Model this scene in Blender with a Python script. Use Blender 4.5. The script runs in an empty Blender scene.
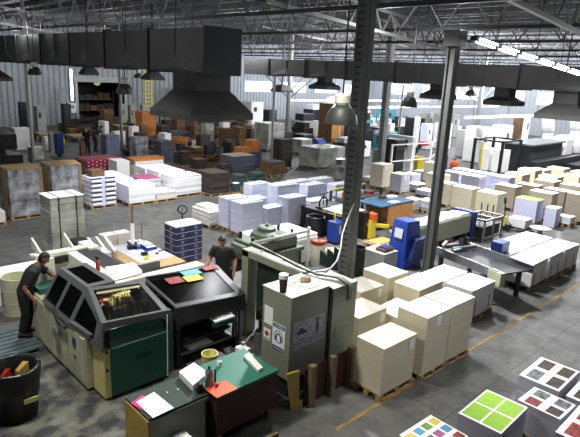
import bpy, bmesh, math, random
import numpy as np
from mathutils import Vector, Matrix
random.seed(7)
C = bpy.context.scene.collection
PI = math.pi

# ---------------------------------------------------------------- camera calibration (world: X right-away, Y left-away, Z up)
CF, CP, CR, CY, CH = 546.65, .258911, .0498911, .7987766, 5.7
_F = Vector((math.cos(CP)*math.cos(CY), math.cos(CP)*math.sin(CY), -math.sin(CP)))
_r = _F.cross(Vector((0, 0, 1))).normalized(); _u = _r.cross(_F)
R_ = math.cos(CR)*_r + math.sin(CR)*_u; U_ = -math.sin(CR)*_r + math.cos(CR)*_u
def ray(x, y): return _F*CF + R_*(x-290) - U_*(y-218.5)
def at(x, y, z=0.):
    d = ray(x, y); t = (z-CH)/d.z; return d.x*t, d.y*t
def far(x, y, D):
    d = ray(x, y); t = D/math.hypot(d.x, d.y); return Vector((d.x*t, d.y*t, CH+d.z*t))
def proj(X, Y, Z):
    d = Vector((X, Y, Z-CH)); w = d.dot(_F); return 290+CF*d.dot(R_)/w, 218.5-CF*d.dot(U_)/w
def hgt(x, yb, yt):
    X, Y = at(x, yb); lo, hi = 0, 12
    for _ in range(40):
        m = (lo+hi)/2
        if proj(X, Y, m)[1] > yt: lo = m
        else: hi = m
    return X, Y, m

# ---------------------------------------------------------------- materials
M = {}
def srgb(h):
    if isinstance(h, str):
        h = h.lstrip('#'); c = [int(h[i:i+2], 16)/255 for i in (0, 2, 4)]
    else: c = h
    return [(v/12.92 if v <= .04045 else ((v+.055)/1.055)**2.4) for v in c]+[1]
def mat(name, col, rough=.6, metal=0., var=.12, scale=4., bump=0., col2=None, stripes=None, spec=.5, dirt=None):
    m = bpy.data.materials.new(name); m.use_nodes = True; nt = m.node_tree; n = nt.nodes; L = nt.links
    b = n['Principled BSDF']; b.inputs['Roughness'].default_value = rough; b.inputs['Metallic'].default_value = metal
    b.inputs['Specular IOR Level'].default_value = spec
    tc = n.new('ShaderNodeTexCoord'); no = n.new('ShaderNodeTexNoise'); no.inputs['Scale'].default_value = scale; no.inputs['Detail'].default_value = 5
    L.new(tc.outputs['Object'], no.inputs['Vector'])
    rp = n.new('ShaderNodeValToRGB'); rp.color_ramp.elements[0].position = .3; rp.color_ramp.elements[1].position = .7
    c = srgb(col); c2 = srgb(col2) if col2 else [v*(1-var*1.6) for v in c[:3]]+[1]
    rp.color_ramp.elements[0].color = c2; rp.color_ramp.elements[1].color = c
    L.new(no.outputs['Fac'], rp.inputs['Fac']); out = rp.outputs['Color']
    if stripes:                                  # (pitch in metres, darkening) sheet / layer lines
        sx = n.new('ShaderNodeSeparateXYZ'); L.new(tc.outputs['Object'], sx.inputs[0])
        ml = n.new('ShaderNodeMath'); ml.operation = 'MULTIPLY'; ml.inputs[1].default_value = 1/stripes[0]; L.new(sx.outputs['Z'], ml.inputs[0])
        n2 = n.new('ShaderNodeTexNoise'); n2.noise_dimensions = '1D'; n2.inputs['Scale'].default_value = 1.; n2.inputs['Detail'].default_value = 3
        L.new(ml.outputs[0], n2.inputs['W'])
        r2 = n.new('ShaderNodeValToRGB'); r2.color_ramp.elements[0].position = .35; r2.color_ramp.elements[1].position = .6
        k = 1-stripes[1]; r2.color_ramp.elements[0].color = (k, k, k, 1); r2.color_ramp.elements[1].color = (1, 1, 1, 1)
        L.new(n2.outputs['Fac'], r2.inputs['Fac'])
        mx = n.new('ShaderNodeMixRGB'); mx.blend_type = 'MULTIPLY'; mx.inputs[0].default_value = 1
        L.new(out, mx.inputs[1]); L.new(r2.outputs['Color'], mx.inputs[2]); out = mx.outputs[0]
    L.new(out, b.inputs['Base Color'])
    if bump:
        bp = n.new('ShaderNodeBump'); bp.inputs['Strength'].default_value = bump; bp.inputs['Distance'].default_value = .02
        n3 = n.new('ShaderNodeTexNoise'); n3.inputs['Scale'].default_value = scale*3; L.new(tc.outputs['Object'], n3.inputs['Vector'])
        L.new(n3.outputs['Fac'], bp.inputs['Height']); L.new(bp.outputs[0], b.inputs['Normal'])
    M[name] = m; return m
def glass(name, col, alpha):
    m = bpy.data.materials.new(name); m.use_nodes = True; nt = m.node_tree; n = nt.nodes; L = nt.links
    n.remove(n['Principled BSDF']); o = n['Material Output']
    t = n.new('ShaderNodeBsdfTransparent'); t.inputs[0].default_value = srgb(col)
    g = n.new('ShaderNodeBsdfGlossy'); g.inputs['Roughness'].default_value = .22; g.inputs[0].default_value = (.8, .8, .8, 1)
    x = n.new('ShaderNodeMixShader'); x.inputs[0].default_value = alpha
    L.new(t.outputs[0], x.inputs[1]); L.new(g.outputs[0], x.inputs[2]); L.new(x.outputs[0], o.inputs[0]); M[name] = m
def emit(name, col, s):
    m = bpy.data.materials.new(name); m.use_nodes = True; n = m.node_tree.nodes; b = n['Principled BSDF']
    b.inputs['Base Color'].default_value = srgb(col); b.inputs['Emission Color'].default_value = srgb(col); b.inputs['Emission Strength'].default_value = s; M[name] = m
mat('paper', '#f3f3f5', .8, var=.05, stripes=(.02, .13)); mat('paper_top', '#f6f6f6', .7, var=.03, scale=2)
mat('paper_warm', '#efebe6', .8, var=.05, stripes=(.02, .14)); mat('lavender', '#d6d5f2', .8, var=.05, stripes=(.02, .12))
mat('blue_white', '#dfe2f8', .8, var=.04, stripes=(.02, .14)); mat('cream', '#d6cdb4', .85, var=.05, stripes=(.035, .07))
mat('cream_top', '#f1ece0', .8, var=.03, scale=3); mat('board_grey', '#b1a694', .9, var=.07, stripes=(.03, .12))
mat('grey_paper', '#c4c4cc', .8, var=.06, stripes=(.02, .16)); mat('kraft', '#76593b', .85, var=.3, scale=5); mat('kraft_dark', '#55412e', .9, var=.5, scale=7); mat('mixed_dark', '#4e4a44', .9, var=.8, scale=9, col2='#15130f')
mat('orange_card', '#c07638', .8, var=.12, scale=3); mat('dark_card', '#4b4038', .85, var=.3, scale=6, stripes=(.09, .4))
mat('slate_card', '#5c5e70', .8, var=.3, scale=6, stripes=(.08, .45)); mat('teal_card', '#4f6a68', .75, var=.5, scale=9, stripes=(.08, .4))
mat('wood', '#b19469', .8, var=.2, scale=5); mat('old_wood', '#7a6a4c', .85, var=.25, scale=5); mat('grey_wood', '#56666d', .8, var=.2, scale=5)
mat('ply', '#c78e50', .7, var=.16, scale=4); mat('yellow_wood', '#b59a4b', .7, var=.12)
mat('white_paint', '#dcdccd', .5, var=.08, scale=3); mat('cream_paint', '#c9c9ae', .5, var=.1, scale=2.5, col2='#a9a88a')
mat('grey_green', '#8b8f7e', .5, var=.07, scale=2.5); mat('cabinet_grey', '#84887b', .5, var=.06, scale=2)
mat('hood_grey', '#55585a', .4, var=.06, spec=.5); mat('dark_hood', '#2f3132', .35, var=.1); mat('green', '#1d5a4c', .4, var=.12, scale=3)
mat('green_top', '#0f6a55', .5, var=.08); mat('dark_green', '#23362f', .6, var=.1); mat('army_green', '#4a5246', .55, var=.15, scale=6)
mat('black', '#121214', .5, var=.1); mat('black_plastic', '#0d0d0f', .35, var=.2, bump=.4, scale=6); mat('dark_steel', '#33353a', .45, .4, var=.15)
mat('steel', '#8f9294', .35, .7, var=.1); mat('zinc', '#a2a5a5', .4, .5, var=.1); mat('roof_steel', '#7f8183', .6, .1, var=.25, scale=1.5)
mat('print_soft', '#b8b4b0', .6, col2='#7d8286', scale=10); mat('column_dark', '#51534f', .7, 0, var=.1); mat('lamp_shade', '#3e403d', .5, .2, var=.15, scale=5); mat('pale_steel', '#a8aaa6', .6, .1, var=.12, scale=2); mat('duct', '#5f605d', .55, .35, var=.14, scale=1.3); mat('hood_dark', '#4a4a47', .6, .3, var=.2, scale=1.5)
mat('column', '#5f625e', .6, .1, var=.12, scale=4); mat('blue', '#193a8e', .35, var=.06); mat('deep_blue', '#1a2a6a', .4, var=.12)
mat('sky_blue', '#2f6288', .5, var=.1); mat('navy', '#23284e', .6, var=.1); mat('teal', '#3c8fa0', .5, var=.06)
mat('red', '#a3281f', .5, var=.1); mat('crimson', '#8a1437', .5, var=.15, scale=10); mat('magenta', '#d8187a', .6, var=.04)
mat('orange', '#d9591c', .5, var=.08); mat('yellow', '#d9c32a', .5, var=.06); mat('lime', '#92bd28', .6, var=.03, col2='#80b01e', scale=12)
mat('line_yellow', '#a5802a', .7, var=.3, scale=3, col2='#58523f'); mat('dark_red', '#42231d', .6, var=.2, scale=3)
mat('bag', '#17181a', .3, var=.2, bump=.6, scale=5); mat('shirt_black', '#141519', .8, var=.1); mat('trouser_black', '#0e0f13', .85, var=.1)
mat('skin_a', '#8d6046', .55, var=.05); mat('skin_b', '#a87862', .55, var=.05); mat('hair', '#100e0d', .6, var=.1); mat('shoe', '#0c0c0c', .5)
mat('cloth_check', '#8b8fae', .8, var=.5, scale=14); mat('yellow_pale', '#d8d08a', .5, var=.1); mat('rag', '#b9a58c', .9, var=.4, scale=20)
mat('wrap', '#c4c6bc', .13, .0, var=.35, scale=2.2, bump=.5, spec=.9, stripes=(.09, .12)); mat('tan_card', '#9a8058', .8, var=.2, scale=3); mat('wrap_dark', '#c2c4c6', .12, 0, col2='#505357', scale=2.8, bump=.9, spec=1., stripes=(.12, .15))  # wrap_dark: pale mottle stands in for the film's silvery reflections
mat('print_brown', '#54402f', .6, var=.7, scale=14, col2='#12100f'); mat('print_red', '#b03a30', .6, var=.6, scale=10, col2='#3a1a18'); mat('print_grey', '#8d9096', .6, col2='#23262a', scale=16)
mat('print_cyan', '#4f9ac2', .6, var=.1, scale=6); mat('print_yellow', '#e3c53c', .6, var=.1, scale=6); mat('print_green', '#7a9a3a', .6, var=.3, scale=9); mat('print_pink', '#b95b8a', .6, var=.2)
mat('signblue', '#1e3f78', .5, var=.03); mat('white', '#eeeeee', .6, var=.02); mat('wall_sheet', '#9a9fa4', .6, .1, var=.1, scale=.8)
mat('wall_white', '#9ba1a9', .6, .0, var=.06, scale=.8); mat('shutter_dark', '#191a1c', .8, var=.2); mat('roof_sheet', '#66686c', .7, .1, var=.35, scale=.5)
glass('tinted', '#7c8082', .035); glass('clear', '#d5dadb', .05); emit('tube', '#f2f7ff', 9.); emit('lamp_bar', '#ffe9b8', 14.); emit('warm_tube', '#ffe6b0', 3.); emit('skylight', '#dfe9f5', .9); emit('daylight', '#eaf2ff', 1.4)
# concrete floor
def floor_mat():
    m = bpy.data.materials.new('concrete'); m.use_nodes = True; nt = m.node_tree; n = nt.nodes; L = nt.links; b = n['Principled BSDF']
    tc = n.new('ShaderNodeTexCoord')
    def noise(s, d, p0, p1, c0, c1):
        a = n.new('ShaderNodeTexNoise'); a.inputs['Scale'].default_value = s; a.inputs['Detail'].default_value = d; L.new(tc.outputs['Object'], a.inputs['Vector'])
        r = n.new('ShaderNodeValToRGB'); r.color_ramp.elements[0].position = p0; r.color_ramp.elements[1].position = p1
        r.color_ramp.elements[0].color = c0; r.color_ramp.elements[1].color = c1; L.new(a.outputs['Fac'], r.inputs['Fac']); return r.outputs['Color']
    base = noise(.45, 8, .3, .7, srgb('#545452'), srgb('#706f6b'))
    st = noise(2.2, 9, .36, .6, (.62, .62, .62, 1), (1, 1, 1, 1)); sp = noise(9, 4, .3, .62, (.8, .8, .8, 1), (1.06, 1.06, 1.06, 1))
    def mul(a, c):
        x = n.new('ShaderNodeMixRGB'); x.blend_type = 'MULTIPLY'; x.inputs[0].default_value = 1; L.new(a, x.inputs[1]); L.new(c, x.inputs[2]); return x.outputs[0]
    col = mul(mul(base, st), sp)
    # expansion joints every 4 m
    br = n.new('ShaderNodeTexBrick'); br.offset = 0; br.inputs['Scale'].default_value = 1; br.inputs['Brick Width'].default_value = 4; br.inputs['Row Height'].default_value = 4
    br.inputs['Mortar Size'].default_value = .012; br.inputs['Color1'].default_value = (1, 1, 1, 1); br.inputs['Color2'].default_value = (.93, .93, .93, 1); br.inputs['Mortar'].default_value = (.5, .5, .5, 1)
    L.new(tc.outputs['Object'], br.inputs['Vector']); col = mul(col, br.outputs['Color'])
    # oil-dark worn patch with chipped pale marks beside the binding machine
    gr = n.new('ShaderNodeTexGradient'); gr.gradient_type = 'SPHERICAL'; mp = n.new('ShaderNodeMapping')
    mp.inputs['Location'].default_value = (-3.6*.3, -8.1*.3, 0); mp.inputs['Scale'].default_value = (.3, .3, .3); L.new(tc.outputs['Object'], mp.inputs['Vector']); L.new(mp.outputs[0], gr.inputs[0])
    ch = noise(2.6, 12, .44, .6, srgb('#3b3d3f'), srgb('#76756c'))
    r3 = n.new('ShaderNodeValToRGB'); r3.color_ramp.elements[0].position = .1; r3.color_ramp.elements[1].position = .45; L.new(gr.outputs['Fac'], r3.inputs['Fac'])
    x = n.new('ShaderNodeMixRGB'); L.new(r3.outputs['Color'], x.inputs[0]); L.new(col, x.inputs[1]); L.new(ch, x.inputs[2])
    L.new(x.outputs[0], b.inputs['Base Color']); b.inputs['Roughness'].default_value = .55; b.inputs['Specular IOR Level'].default_value = .35; M['concrete'] = m
floor_mat()

# ---------------------------------------------------------------- mesh helpers
class MB:
    def __init__(s): s.v = []; s.f = []
    def add(s, vs, fs):
        k = len(s.v); s.v += [tuple(v) for v in vs]; s.f += [tuple(i+k for i in f) for f in fs]; return s
    def box(s, x0, y0, z0, x1, y1, z1):
        return s.add([(x0,y0,z0),(x1,y0,z0),(x1,y1,z0),(x0,y1,z0),(x0,y0,z1),(x1,y0,z1),(x1,y1,z1),(x0,y1,z1)],
                     [(0,3,2,1),(4,5,6,7),(0,1,5,4),(1,2,6,5),(2,3,7,6),(3,0,4,7)])
    def cb(s, cx, cy, cz, sx, sy, sz): return s.box(cx-sx/2, cy-sy/2, cz-sz/2, cx+sx/2, cy+sy/2, cz+sz/2)
    def bar(s, a, b, w, h=None):
        a = Vector(a); b = Vector(b); h = h or w; d = (b-a).normalized(); up = Vector((0,0,1)) if abs(d.z) < .95 else Vector((1,0,0))
        r = d.cross(up).normalized(); u = r.cross(d); o = [(-1,-1),(1,-1),(1,1),(-1,1)]
        return s.add([p+r*(i*w/2)+u*(j*h/2) for p in (a, b) for i, j in o], [(0,1,2,3),(7,6,5,4),(0,4,5,1),(1,5,6,2),(2,6,7,3),(3,7,4,0)])
    def hexa(s, p): return s.add(p, [(0,3,2,1),(4,5,6,7),(0,1,5,4),(1,2,6,5),(2,3,7,6),(3,0,4,7)])   # bottom 4 ccw, top 4 ccw
    def prism(s, pts, y0, y1):                  # pts in (x,z), extruded along y
        n = len(pts)
        return s.add([(x, y0, z) for x, z in pts]+[(x, y1, z) for x, z in pts], [tuple(range(n)), tuple(range(2*n-1, n-1, -1))]+[(i, i+n, (i+1) % n+n, (i+1) % n) for i in range(n)])
    def prismx(s, pts, x0, x1):                 # pts in (y,z), extruded along x
        n = len(pts)
        return s.add([(x0, y, z) for y, z in pts]+[(x1, y, z) for y, z in pts], [tuple(range(n)), tuple(range(2*n-1, n-1, -1))]+[(i, i+n, (i+1) % n+n, (i+1) % n) for i in range(n)])
    def lathe(s, prof, cx=0, cy=0, n=20, wob=0):
        k = len(prof); vs = []
        for i in range(n):
            a = 2*PI*i/n; q = 1+(random.uniform(-wob, wob) if wob else 0)
            vs += [(cx+r*q*math.cos(a), cy+r*q*math.sin(a), z) for r, z in prof]
        fs = [(i*k+j, ((i+1) % n)*k+j, ((i+1) % n)*k+j+1, i*k+j+1) for i in range(n) for j in range(k-1)]
        return s.add(vs, fs)
    def tube(s, pts, r, n=8, cap=True):
        pts = [Vector(p) for p in pts]; rs = r if isinstance(r, (list, tuple)) else [r]*len(pts); vs = []; side = None
        for i, p in enumerate(pts):
            d = (pts[min(i+1, len(pts)-1)]-pts[max(i-1, 0)]).normalized()
            if side is None: side = d.cross(Vector((0,0,1)) if abs(d.z) < .9 else Vector((1,0,0))).normalized()
            side = (side-d*side.dot(d)).normalized(); u = d.cross(side)
            rr = rs[i] if isinstance(rs[i], (list, tuple)) else (rs[i], rs[i])
            vs += [p+side*(rr[0]*math.cos(2*PI*j/n))+u*(rr[1]*math.sin(2*PI*j/n)) for j in range(n)]
        fs = [(i*n+j, i*n+(j+1) % n, (i+1)*n+(j+1) % n, (i+1)*n+j) for i in range(len(pts)-1) for j in range(n)]
        if cap: fs += [tuple(range(n-1, -1, -1)), tuple(range((len(pts)-1)*n, len(pts)*n))]
        return s.add(vs, fs)
    def build(s, name, m, parent=None, loc=(0,0,0), bev=0, smooth=False, rot=0):
        me = bpy.data.meshes.new(name); me.from_pydata(s.v, [], s.f)
        bm = bmesh.new(); bm.from_mesh(me); bmesh.ops.recalc_face_normals(bm, faces=bm.faces); bm.to_mesh(me); bm.free()
        me.materials.append(M[m] if isinstance(m, str) else m)
        if smooth:
            for p in me.polygons: p.use_smooth = True
        o = bpy.data.objects.new(name, me); C.objects.link(o); o.location = loc; o.rotation_euler.z = rot
        if parent: o.parent = parent
        if bev:
            b = o.modifiers.new('bevel', 'BEVEL'); b.width = bev; b.segments = 2; b.limit_method = 'ANGLE'
        return o
def thing(name, label, cat, loc=(0,0,0), rz=0, group=None):
    o = bpy.data.objects.new(name, None); C.objects.link(o); o.location = loc; o.rotation_euler.z = rz; o.empty_display_size = .1
    return tag(o, label, cat, group)
def tag(o, label, cat, group=None):
    o['label'] = label; o['category'] = cat
    if group: o['group'] = group
    return o
def struct(o): o['kind'] = 'structure'; return o

# ---------------------------------------------------------------- the hall
XR, YB, XF, YF, ZR = 66., 52., -6., -14., 9.2
struct(MB().box(XF, YF, -.2, XR, YB, 0).build('floor', 'concrete'))
def corr(name, p0, p1, z0, z1, m, pitch=.5, dep=.07, skip=None):
    p0 = Vector(p0); p1 = Vector(p1); d = (p1-p0); L = d.length; d /= L; nrm = Vector((-d.y, d.x)); b = MB(); k = int(L/pitch); q = L/k
    prof = [(0, 0), (.35, 0), (.5, 1), (.85, 1)]
    cols = [(i*q+a*q, o*dep) for i in range(k) for a, o in prof]+[(L, 0)]
    vs = []; 
    for z in (z0, z1): vs += [(*(p0+d*s+nrm*o), z) for s, o in cols]
    n = len(cols); fs = [(i, i+1, i+1+n, i+n) for i in range(n-1)]
    b.add(vs, fs); o = b.build(name, m); sm = o.modifiers.new('thick', 'SOLIDIFY'); sm.thickness = .04; return struct(o)
# back wall (Y = YB) with the roller-shutter opening
sx0, sx1 = 21.9, 26.6
corr('wall_back', (XF, YB), (sx0, YB), 0, ZR, 'wall_sheet'); corr('wall_back', (sx0, YB), (sx1, YB), 4.0, ZR, 'wall_sheet')
corr('wall_back', (sx1, YB), (38, YB), 0, ZR, 'wall_sheet'); corr('wall_back', (38, YB), (XR, YB), 0, ZR, 'wall_white')
corr('wall_right', (XR, YB), (XR, YF), 0, ZR, 'wall_white'); corr('wall_left', (XF, YB), (XF, YF), 0, ZR, 'wall_sheet'); corr('wall_front', (XF, YF), (XR, YF), 0, ZR, 'wall_sheet')
b = MB(); b.box(sx0, YB+4, 0, sx1, YB+4.1, 4.2); b.box(sx0-.1, YB, 0, sx0, YB+4, 4.2); b.box(sx1, YB, 0, sx1+.1, YB+4, 4.2); b.box(sx0-.1, YB, 4.1, sx1+.1, YB+4, 4.2)
struct(b.build('wall_recess', 'shutter_dark')); struct(MB().box(sx0, YB, -.15, sx1, YB+4, 0).build('floor_recess', 'concrete'))
dr = struct(MB().box(sx0-.3, YB-.35, 4.0, sx1+.3, YB-.02, 4.5).build('door_1', 'pale_steel'))
f = MB(); f.box(sx0-.25, YB-.15, 0, sx0, YB-.02, 4.0); f.box(sx1, YB-.15, 0, sx1+.25, YB-.02, 4.0); f.build('door_frame', 'pale_steel', dr)
# roof: corrugated sheet with translucent panels
b = MB(); step = 1.5; 
n = int((XR-XF)/step)
struct(MB().box(XF, YF, ZR, XR, YB, ZR+.1).build('ceiling', 'roof_sheet'))
b = MB()
for i in range(1, 46):
    x = XF+i*1.58; b.box(x-.04, YF, ZR-.22, x+.04, YB, ZR-.001)
struct(b.build('trim_1', 'roof_steel'))
k = 0
for gx in (9, 21, 33, 45, 57):
    for gy in (2, 10, 18, 26, 34, 42):
        k += 1; w = MB().box(gx+.3, gy, ZR-.03, gx+1.15, gy+4.5, ZR-.002).build('window_%d' % k, 'skylight'); struct(w)
# high windows / daylight band on the right wall and far right
for i in range(9):
    y0 = 3+i*5.2; k += 1; struct(MB().box(XR-.14, y0, 3.6, XR-.1, y0+3.6, 5.0).build('window_%d' % k, 'daylight'))
for i in range(4):
    x0 = 42+i*6; k += 1; struct(MB().box(x0, YB-.14, 3.4, x0+4.2, YB-.1, 4.6).build('window_%d' % k, 'daylight'))
# yellow floor lines
def line(x0, y0, x1, y1, nm): struct(MB().box(x0, y0, 0, x1, y1, .004).build(nm, 'line_yellow'))
line(6.2, 4.98, 8.45, 5.06, 'trim_2'); line(9.8, 4.96, 17.5, 5.03, 'trim_3'); line(20.5, 4.95, 30, 5.05, 'trim_4')

# lattice trusses along Y, and sloping beams along X
def truss(X):
    t = thing('roof_truss', 'dark steel lattice truss spanning the hall under the roof sheets', 'roof truss', (X, YF, 7.5), group='roof trusses')
    L = YB-YF; q = MB(); q.box(-.06, 0, -.06, .06, L, .06); q.build('bottom_chord', 'dark_steel', t)
    q = MB(); q.box(-.05, 0, 1.2, .05, L, 1.32); q.build('top_chord', 'roof_steel', t)
    w = MB(); y = 0; i = 0
    while y < L-.8:
        w.bar((0, y, .03), (0, y+.9, 1.22), .05); w.bar((0, y+.9, 1.22), (0, min(y+1.8, L), .03), .05); y += 1.8
    w.build('web', 'roof_steel', t)
for X in (12, 18, 24, 30, 36, 42, 48, 54, 60): truss(X)
def beam(p, q, label, web=True, m='pale_steel'):
    p = Vector(p); q = Vector(q); t = thing('roof_beam', label, 'roof beam', p); d = q-p
    MB().bar((0,0,0), d, .14, .1).build('bottom_chord', m, t); MB().bar((0,0,.75), d+Vector((0,0,.75)), .08, .1).build('top_chord', 'roof_steel', t)
    n = int(d.length/.9); w = MB()
    for i in range(n):
        a = d*(i/n); c = d*((i+.5)/n)+Vector((0,0,.75)); e = d*((i+1)/n); w.bar(a, c, .045); w.bar(c, e, .045)
    w.build('web', 'roof_steel', t); return t
beam((11.3, 13, 7.72), (21.5, 13, 6.98), 'pale sloping steel lattice beam behind the tall near column')
beam((10.2, 6, 7.66), (18.5, 6, 6.98), 'pale sloping steel lattice beam at the top right corner')
beam((18, 20.5, 8.6), (34, 20.5, 7.75), 'thin sloping lattice beam further back above the second duct'); beam((2, 30, 7.9), (14, 30, 7.0), 'dim sloping lattice beam at the far left of the roof')
beam((24, 28, 8.5), (40, 28, 7.6), 'dim sloping lattice beam deep in the hall behind the others')
lb = thing('glowing_beam', 'long sloping beam by the capped column with glowing strips for its lit face', 'glowing beam', (13.75, 7.6, 6.82))
dv = Vector((7.9, 0, -.60)); MB().bar((0,0,0), dv, .2, .12).build('housing', 'dark_steel', lb); 
for i in range(6):
    a = dv*(i/6+.02); c = dv*((i+1)/6-.02); MB().bar(a+Vector((-.02,-.02,-.075)), c+Vector((-.02,-.02,-.075)), .07, .04).build('tube', 'tube', lb)  # glowing strips stand in for the beam's daylit face
    MB().bar(a+Vector((-.02,-.12,0)), c+Vector((-.02,-.12,0)), .03, .05).build('tube', 'tube', lb)
hg = MB()
for i in (1, 3, 5): p = dv*(i/6); hg.bar(p, (p.x, 0, 2.1), .02)
hg.build('hanger', 'dark_steel', lb)
# long fluorescent rows over the press hall on the far right
for (x0, y0, x1, y1, z, lab) in ((36, 19.6, 60, 20.0, 3.3, 'nearest'), (34, 28., 58, 28.4, 3.4, 'second'), (36, 38, 60, 38.4, 3.3, 'third')):
    t = thing('fluorescent_row', '%s long white fluorescent light row hanging over the printing presses' % lab, 'fluorescent light', (x0, y0, z))
    MB().box(0, 0, 0, x1-x0, .3, .08).build('housing', 'white_paint', t); MB().box(.05, .03, -.07, x1-x0-.05, .27, -.001).build('tube', 'tube', t)
    h = MB()
    for i in range(5): h.box(1+i*5.5, .14, .08, 1.03+i*5.5, .17, ZR-z)
    h.build('hanger', 'dark_steel', t)

# ducts with hoods
def duct(X, Y0, Y1, z0, z1, w, label, hoods):
    t = thing('air_duct', label, 'air duct', (X, Y0, z0)); h = z1-z0; L = Y1-Y0
    MB().box(0, 0, 0, w, L, h).build('duct_body', 'duct', t)
    fl = MB(); cr = MB(); y = 0
    while y < L+.01:
        MB().box(-.05, y-.035, -.05, w+.05, y+.035, h+.05).build('flange', 'dark_steel', t)
        if y+3 <= L+.01:                                      # pyramid cross-break on the visible side
            cr.add([(-.002, y+.04, .0), (-.002, y+2.96, .0), (-.002, y+1.5, h*.5), (-.05, y+1.5, .12)], [(0,1,3),(1,2,3),(2,0,3)])
            cr.box(-.03, y+1.48, 0, -.001, y+1.5, h)
        y += 3
    cr.build('stiffener', 'duct', t)
    s = MB(); y = 1.5
    while y < L: s.box(w/2-.01, y-.01, h, w/2+.01, y+.01, ZR-z0); s.box(.02, y-.01, h, .04, y+.01, ZR-z0); y += 3
    s.build('hanger_rod', 'dark_steel', t)
    for (hy, hx, zt, zb, rn, rb) in hoods:                    # neck radius, bottom half size
        hd = MB(); zt -= z0; zb -= z0; hy -= Y0
        hd.box(hx-rn, hy-rn, zt, hx+rn, hy+rn, -.0)
        hd.add([(hx+i*a, hy+j*a, z) for z, a in ((zt, rn), (zb+.18, rb), (zb, rb), (zb, rb-.03), (zt-.05, rn-.03)) for i, j in ((-1,-1),(1,-1),(1,1),(-1,1))],
               [(k*4+i, k*4+(i+1) % 4, k*4+4+(i+1) % 4, k*4+4+i) for k in range(4) for i in range(4)])
        hd.build('hood', 'hood_dark', t)
def ypix(X, px):                                               # Y on plane X seen at column px near the horizon
    d = ray(px, 80); return d.y*X/d.x
h1 = 13.9
duct(9., 12.9, 45, 5.6, 6.8, 1.2, 'large dark grey rectangular air duct with big extraction hoods, upper left', [(h1, .6, 5.1, 4.3, .6, 1.1), (ypix(9.6, -14), .6, 5.1, 4.5, .62, 1.1)])
duct(22., -2, 27.3, 5.55, 6.45, 1.3, 'long dark grey air duct crossing the upper right half of the hall', [(ypix(22.6, 325), .6, 5.35, 4.95, .3, .62), (ypix(22.6, 440), .6, 5.3, 4.9, .3, .6), (ypix(22.6, 507), .6, 5.2, 4.85, .32, .62), (ypix(22.6, 573), .6, 5.1, 4.5, .45, .9)])
def small_hood(px, py, D, w, label):
    p = far(px, py, D); t = thing('extraction_hood', label, 'extraction hood', p)
    q = MB(); q.add([(i*a, j*a, z) for z, a in ((.5, w*.2), (.12, w/2), (0, w/2), (0, w/2-.03), (.45, w*.2-.03)) for i, j in ((-1,-1),(1,-1),(1,1),(-1,1))],
        [(k*4+i, k*4+(i+1) % 4, k*4+4+(i+1) % 4, k*4+4+i) for k in range(4) for i in range(4)]); q.build('canopy', 'hood_dark', t)
    MB().box(-.04, -.04, .5, .04, .04, ZR-p.z).build('drop_pipe', 'dark_steel', t)
small_hood(89, 75, 33, .8, 'small dark hood hanging in front of the ribbed wall, left'); small_hood(153, 80, 33, 1.0, 'small dark hood hanging near the yellow ladder')
small_hood(222, 98, 36, 1.3, 'wide grey hood hanging behind the biggest hood'); small_hood(282, 92, 40, 1.2, 'pale small hood hanging before the white back wall')

# bell lamps
def bell(px, py, D, label, r=.3, s=1):
    p = far(px, py, D); t = thing('bell_lamp', label, 'pendant lamp', p)
    prof = [(.3, 0), (.295, .05), (.27, .16), (.2, .28), (.13, .34), (.13, .335), (.19, .27), (.26, .15), (.285, .05), (.29, 0)]
    MB().lathe([(a*r/.3, z*r/.3) for a, z in prof], n=24).build('shade', 'lamp_shade', t, smooth=True)
    MB().lathe([(0, z*r/.3) if a == 0 else (a*r/.3, z*r/.3) for a, z in [(0, .34), (.12, .34), (.14, .38), (.14, .5), (.1, .54), (0, .54)]], n=16).build('housing', 'white_paint', t)
    MB().lathe([(0, .1), (.06, .13), (.07, .2), (.03, .3), (0, .3)], n=12).build('bulb', 'warm_tube', t, smooth=True)
    MB().box(-.012, -.012, .54*r/.3, .012, .012, ZR-p.z).build('cord', 'dark_steel', t)
    return p
bell(341, 124, 12.4, 'large bell-shaped lamp hanging left of the tall near column', r=.37); bell(409, 107, 20, 'bell-shaped lamp hanging between the two near columns')
bell(125, 94, 20, 'bell-shaped lamp hanging in front of the roller shutter'); bell(35, 75, 27, 'bell-shaped lamp hanging before the ribbed wall at far left'); bell(138, 78, 40, 'tiny distant bell lamp right of the roller shutter lamp')
bell(470, 132-36, 34, 'small bell lamp hanging behind the capped column')

# columns
def laced(name, X, Y, ztop, w, label, m='column', cap=False):
    t = thing(name, label, 'column', (X, Y, 0), 0); h = w/2
    b = MB(); 
    b.box(-h, -h, .03, h, h, ztop)
    b.build('shaft', m, t); l = MB(); z = .3
    for j in (-1, 1): MB().box(-h-.02, j*h*.8-h*.2, .03, -h-.001, j*h*.8+h*.2, ztop).build('edge_strip', m, t)
    g = MB(); z = .5
    while not cap and z < ztop-.2: g.box(-h-.006, -h*.5, z, -h-.001, h*.5, z+.05); z += .15
    if g.v: g.build('slot_row', 'dark_steel', t); MB().box(-h*1.5, -h*1.5, 0, h*1.5, h*1.5, .03).build('base_plate', 'dark_steel', t)
    MB().tube([(-h*.6, -h-.06, 0.3), (-h*.6, -h-.06, ztop-.1)], .018).build('conduit', m, t)
    if cap: MB().box(-.22, -.22, ztop, .22, .22, ztop+.4).build('cap', 'duct', t)
    return t
laced('steel_column', 10.4, 8.5, ZR-.3, .3, 'tall grey riveted steel column standing behind the control cabinet')
laced('steel_column', 13.6, 8.05, 6.6, .24, 'grey steel column with boxy cap standing between blue machine and conveyor', 'column_dark', cap=True)
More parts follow.
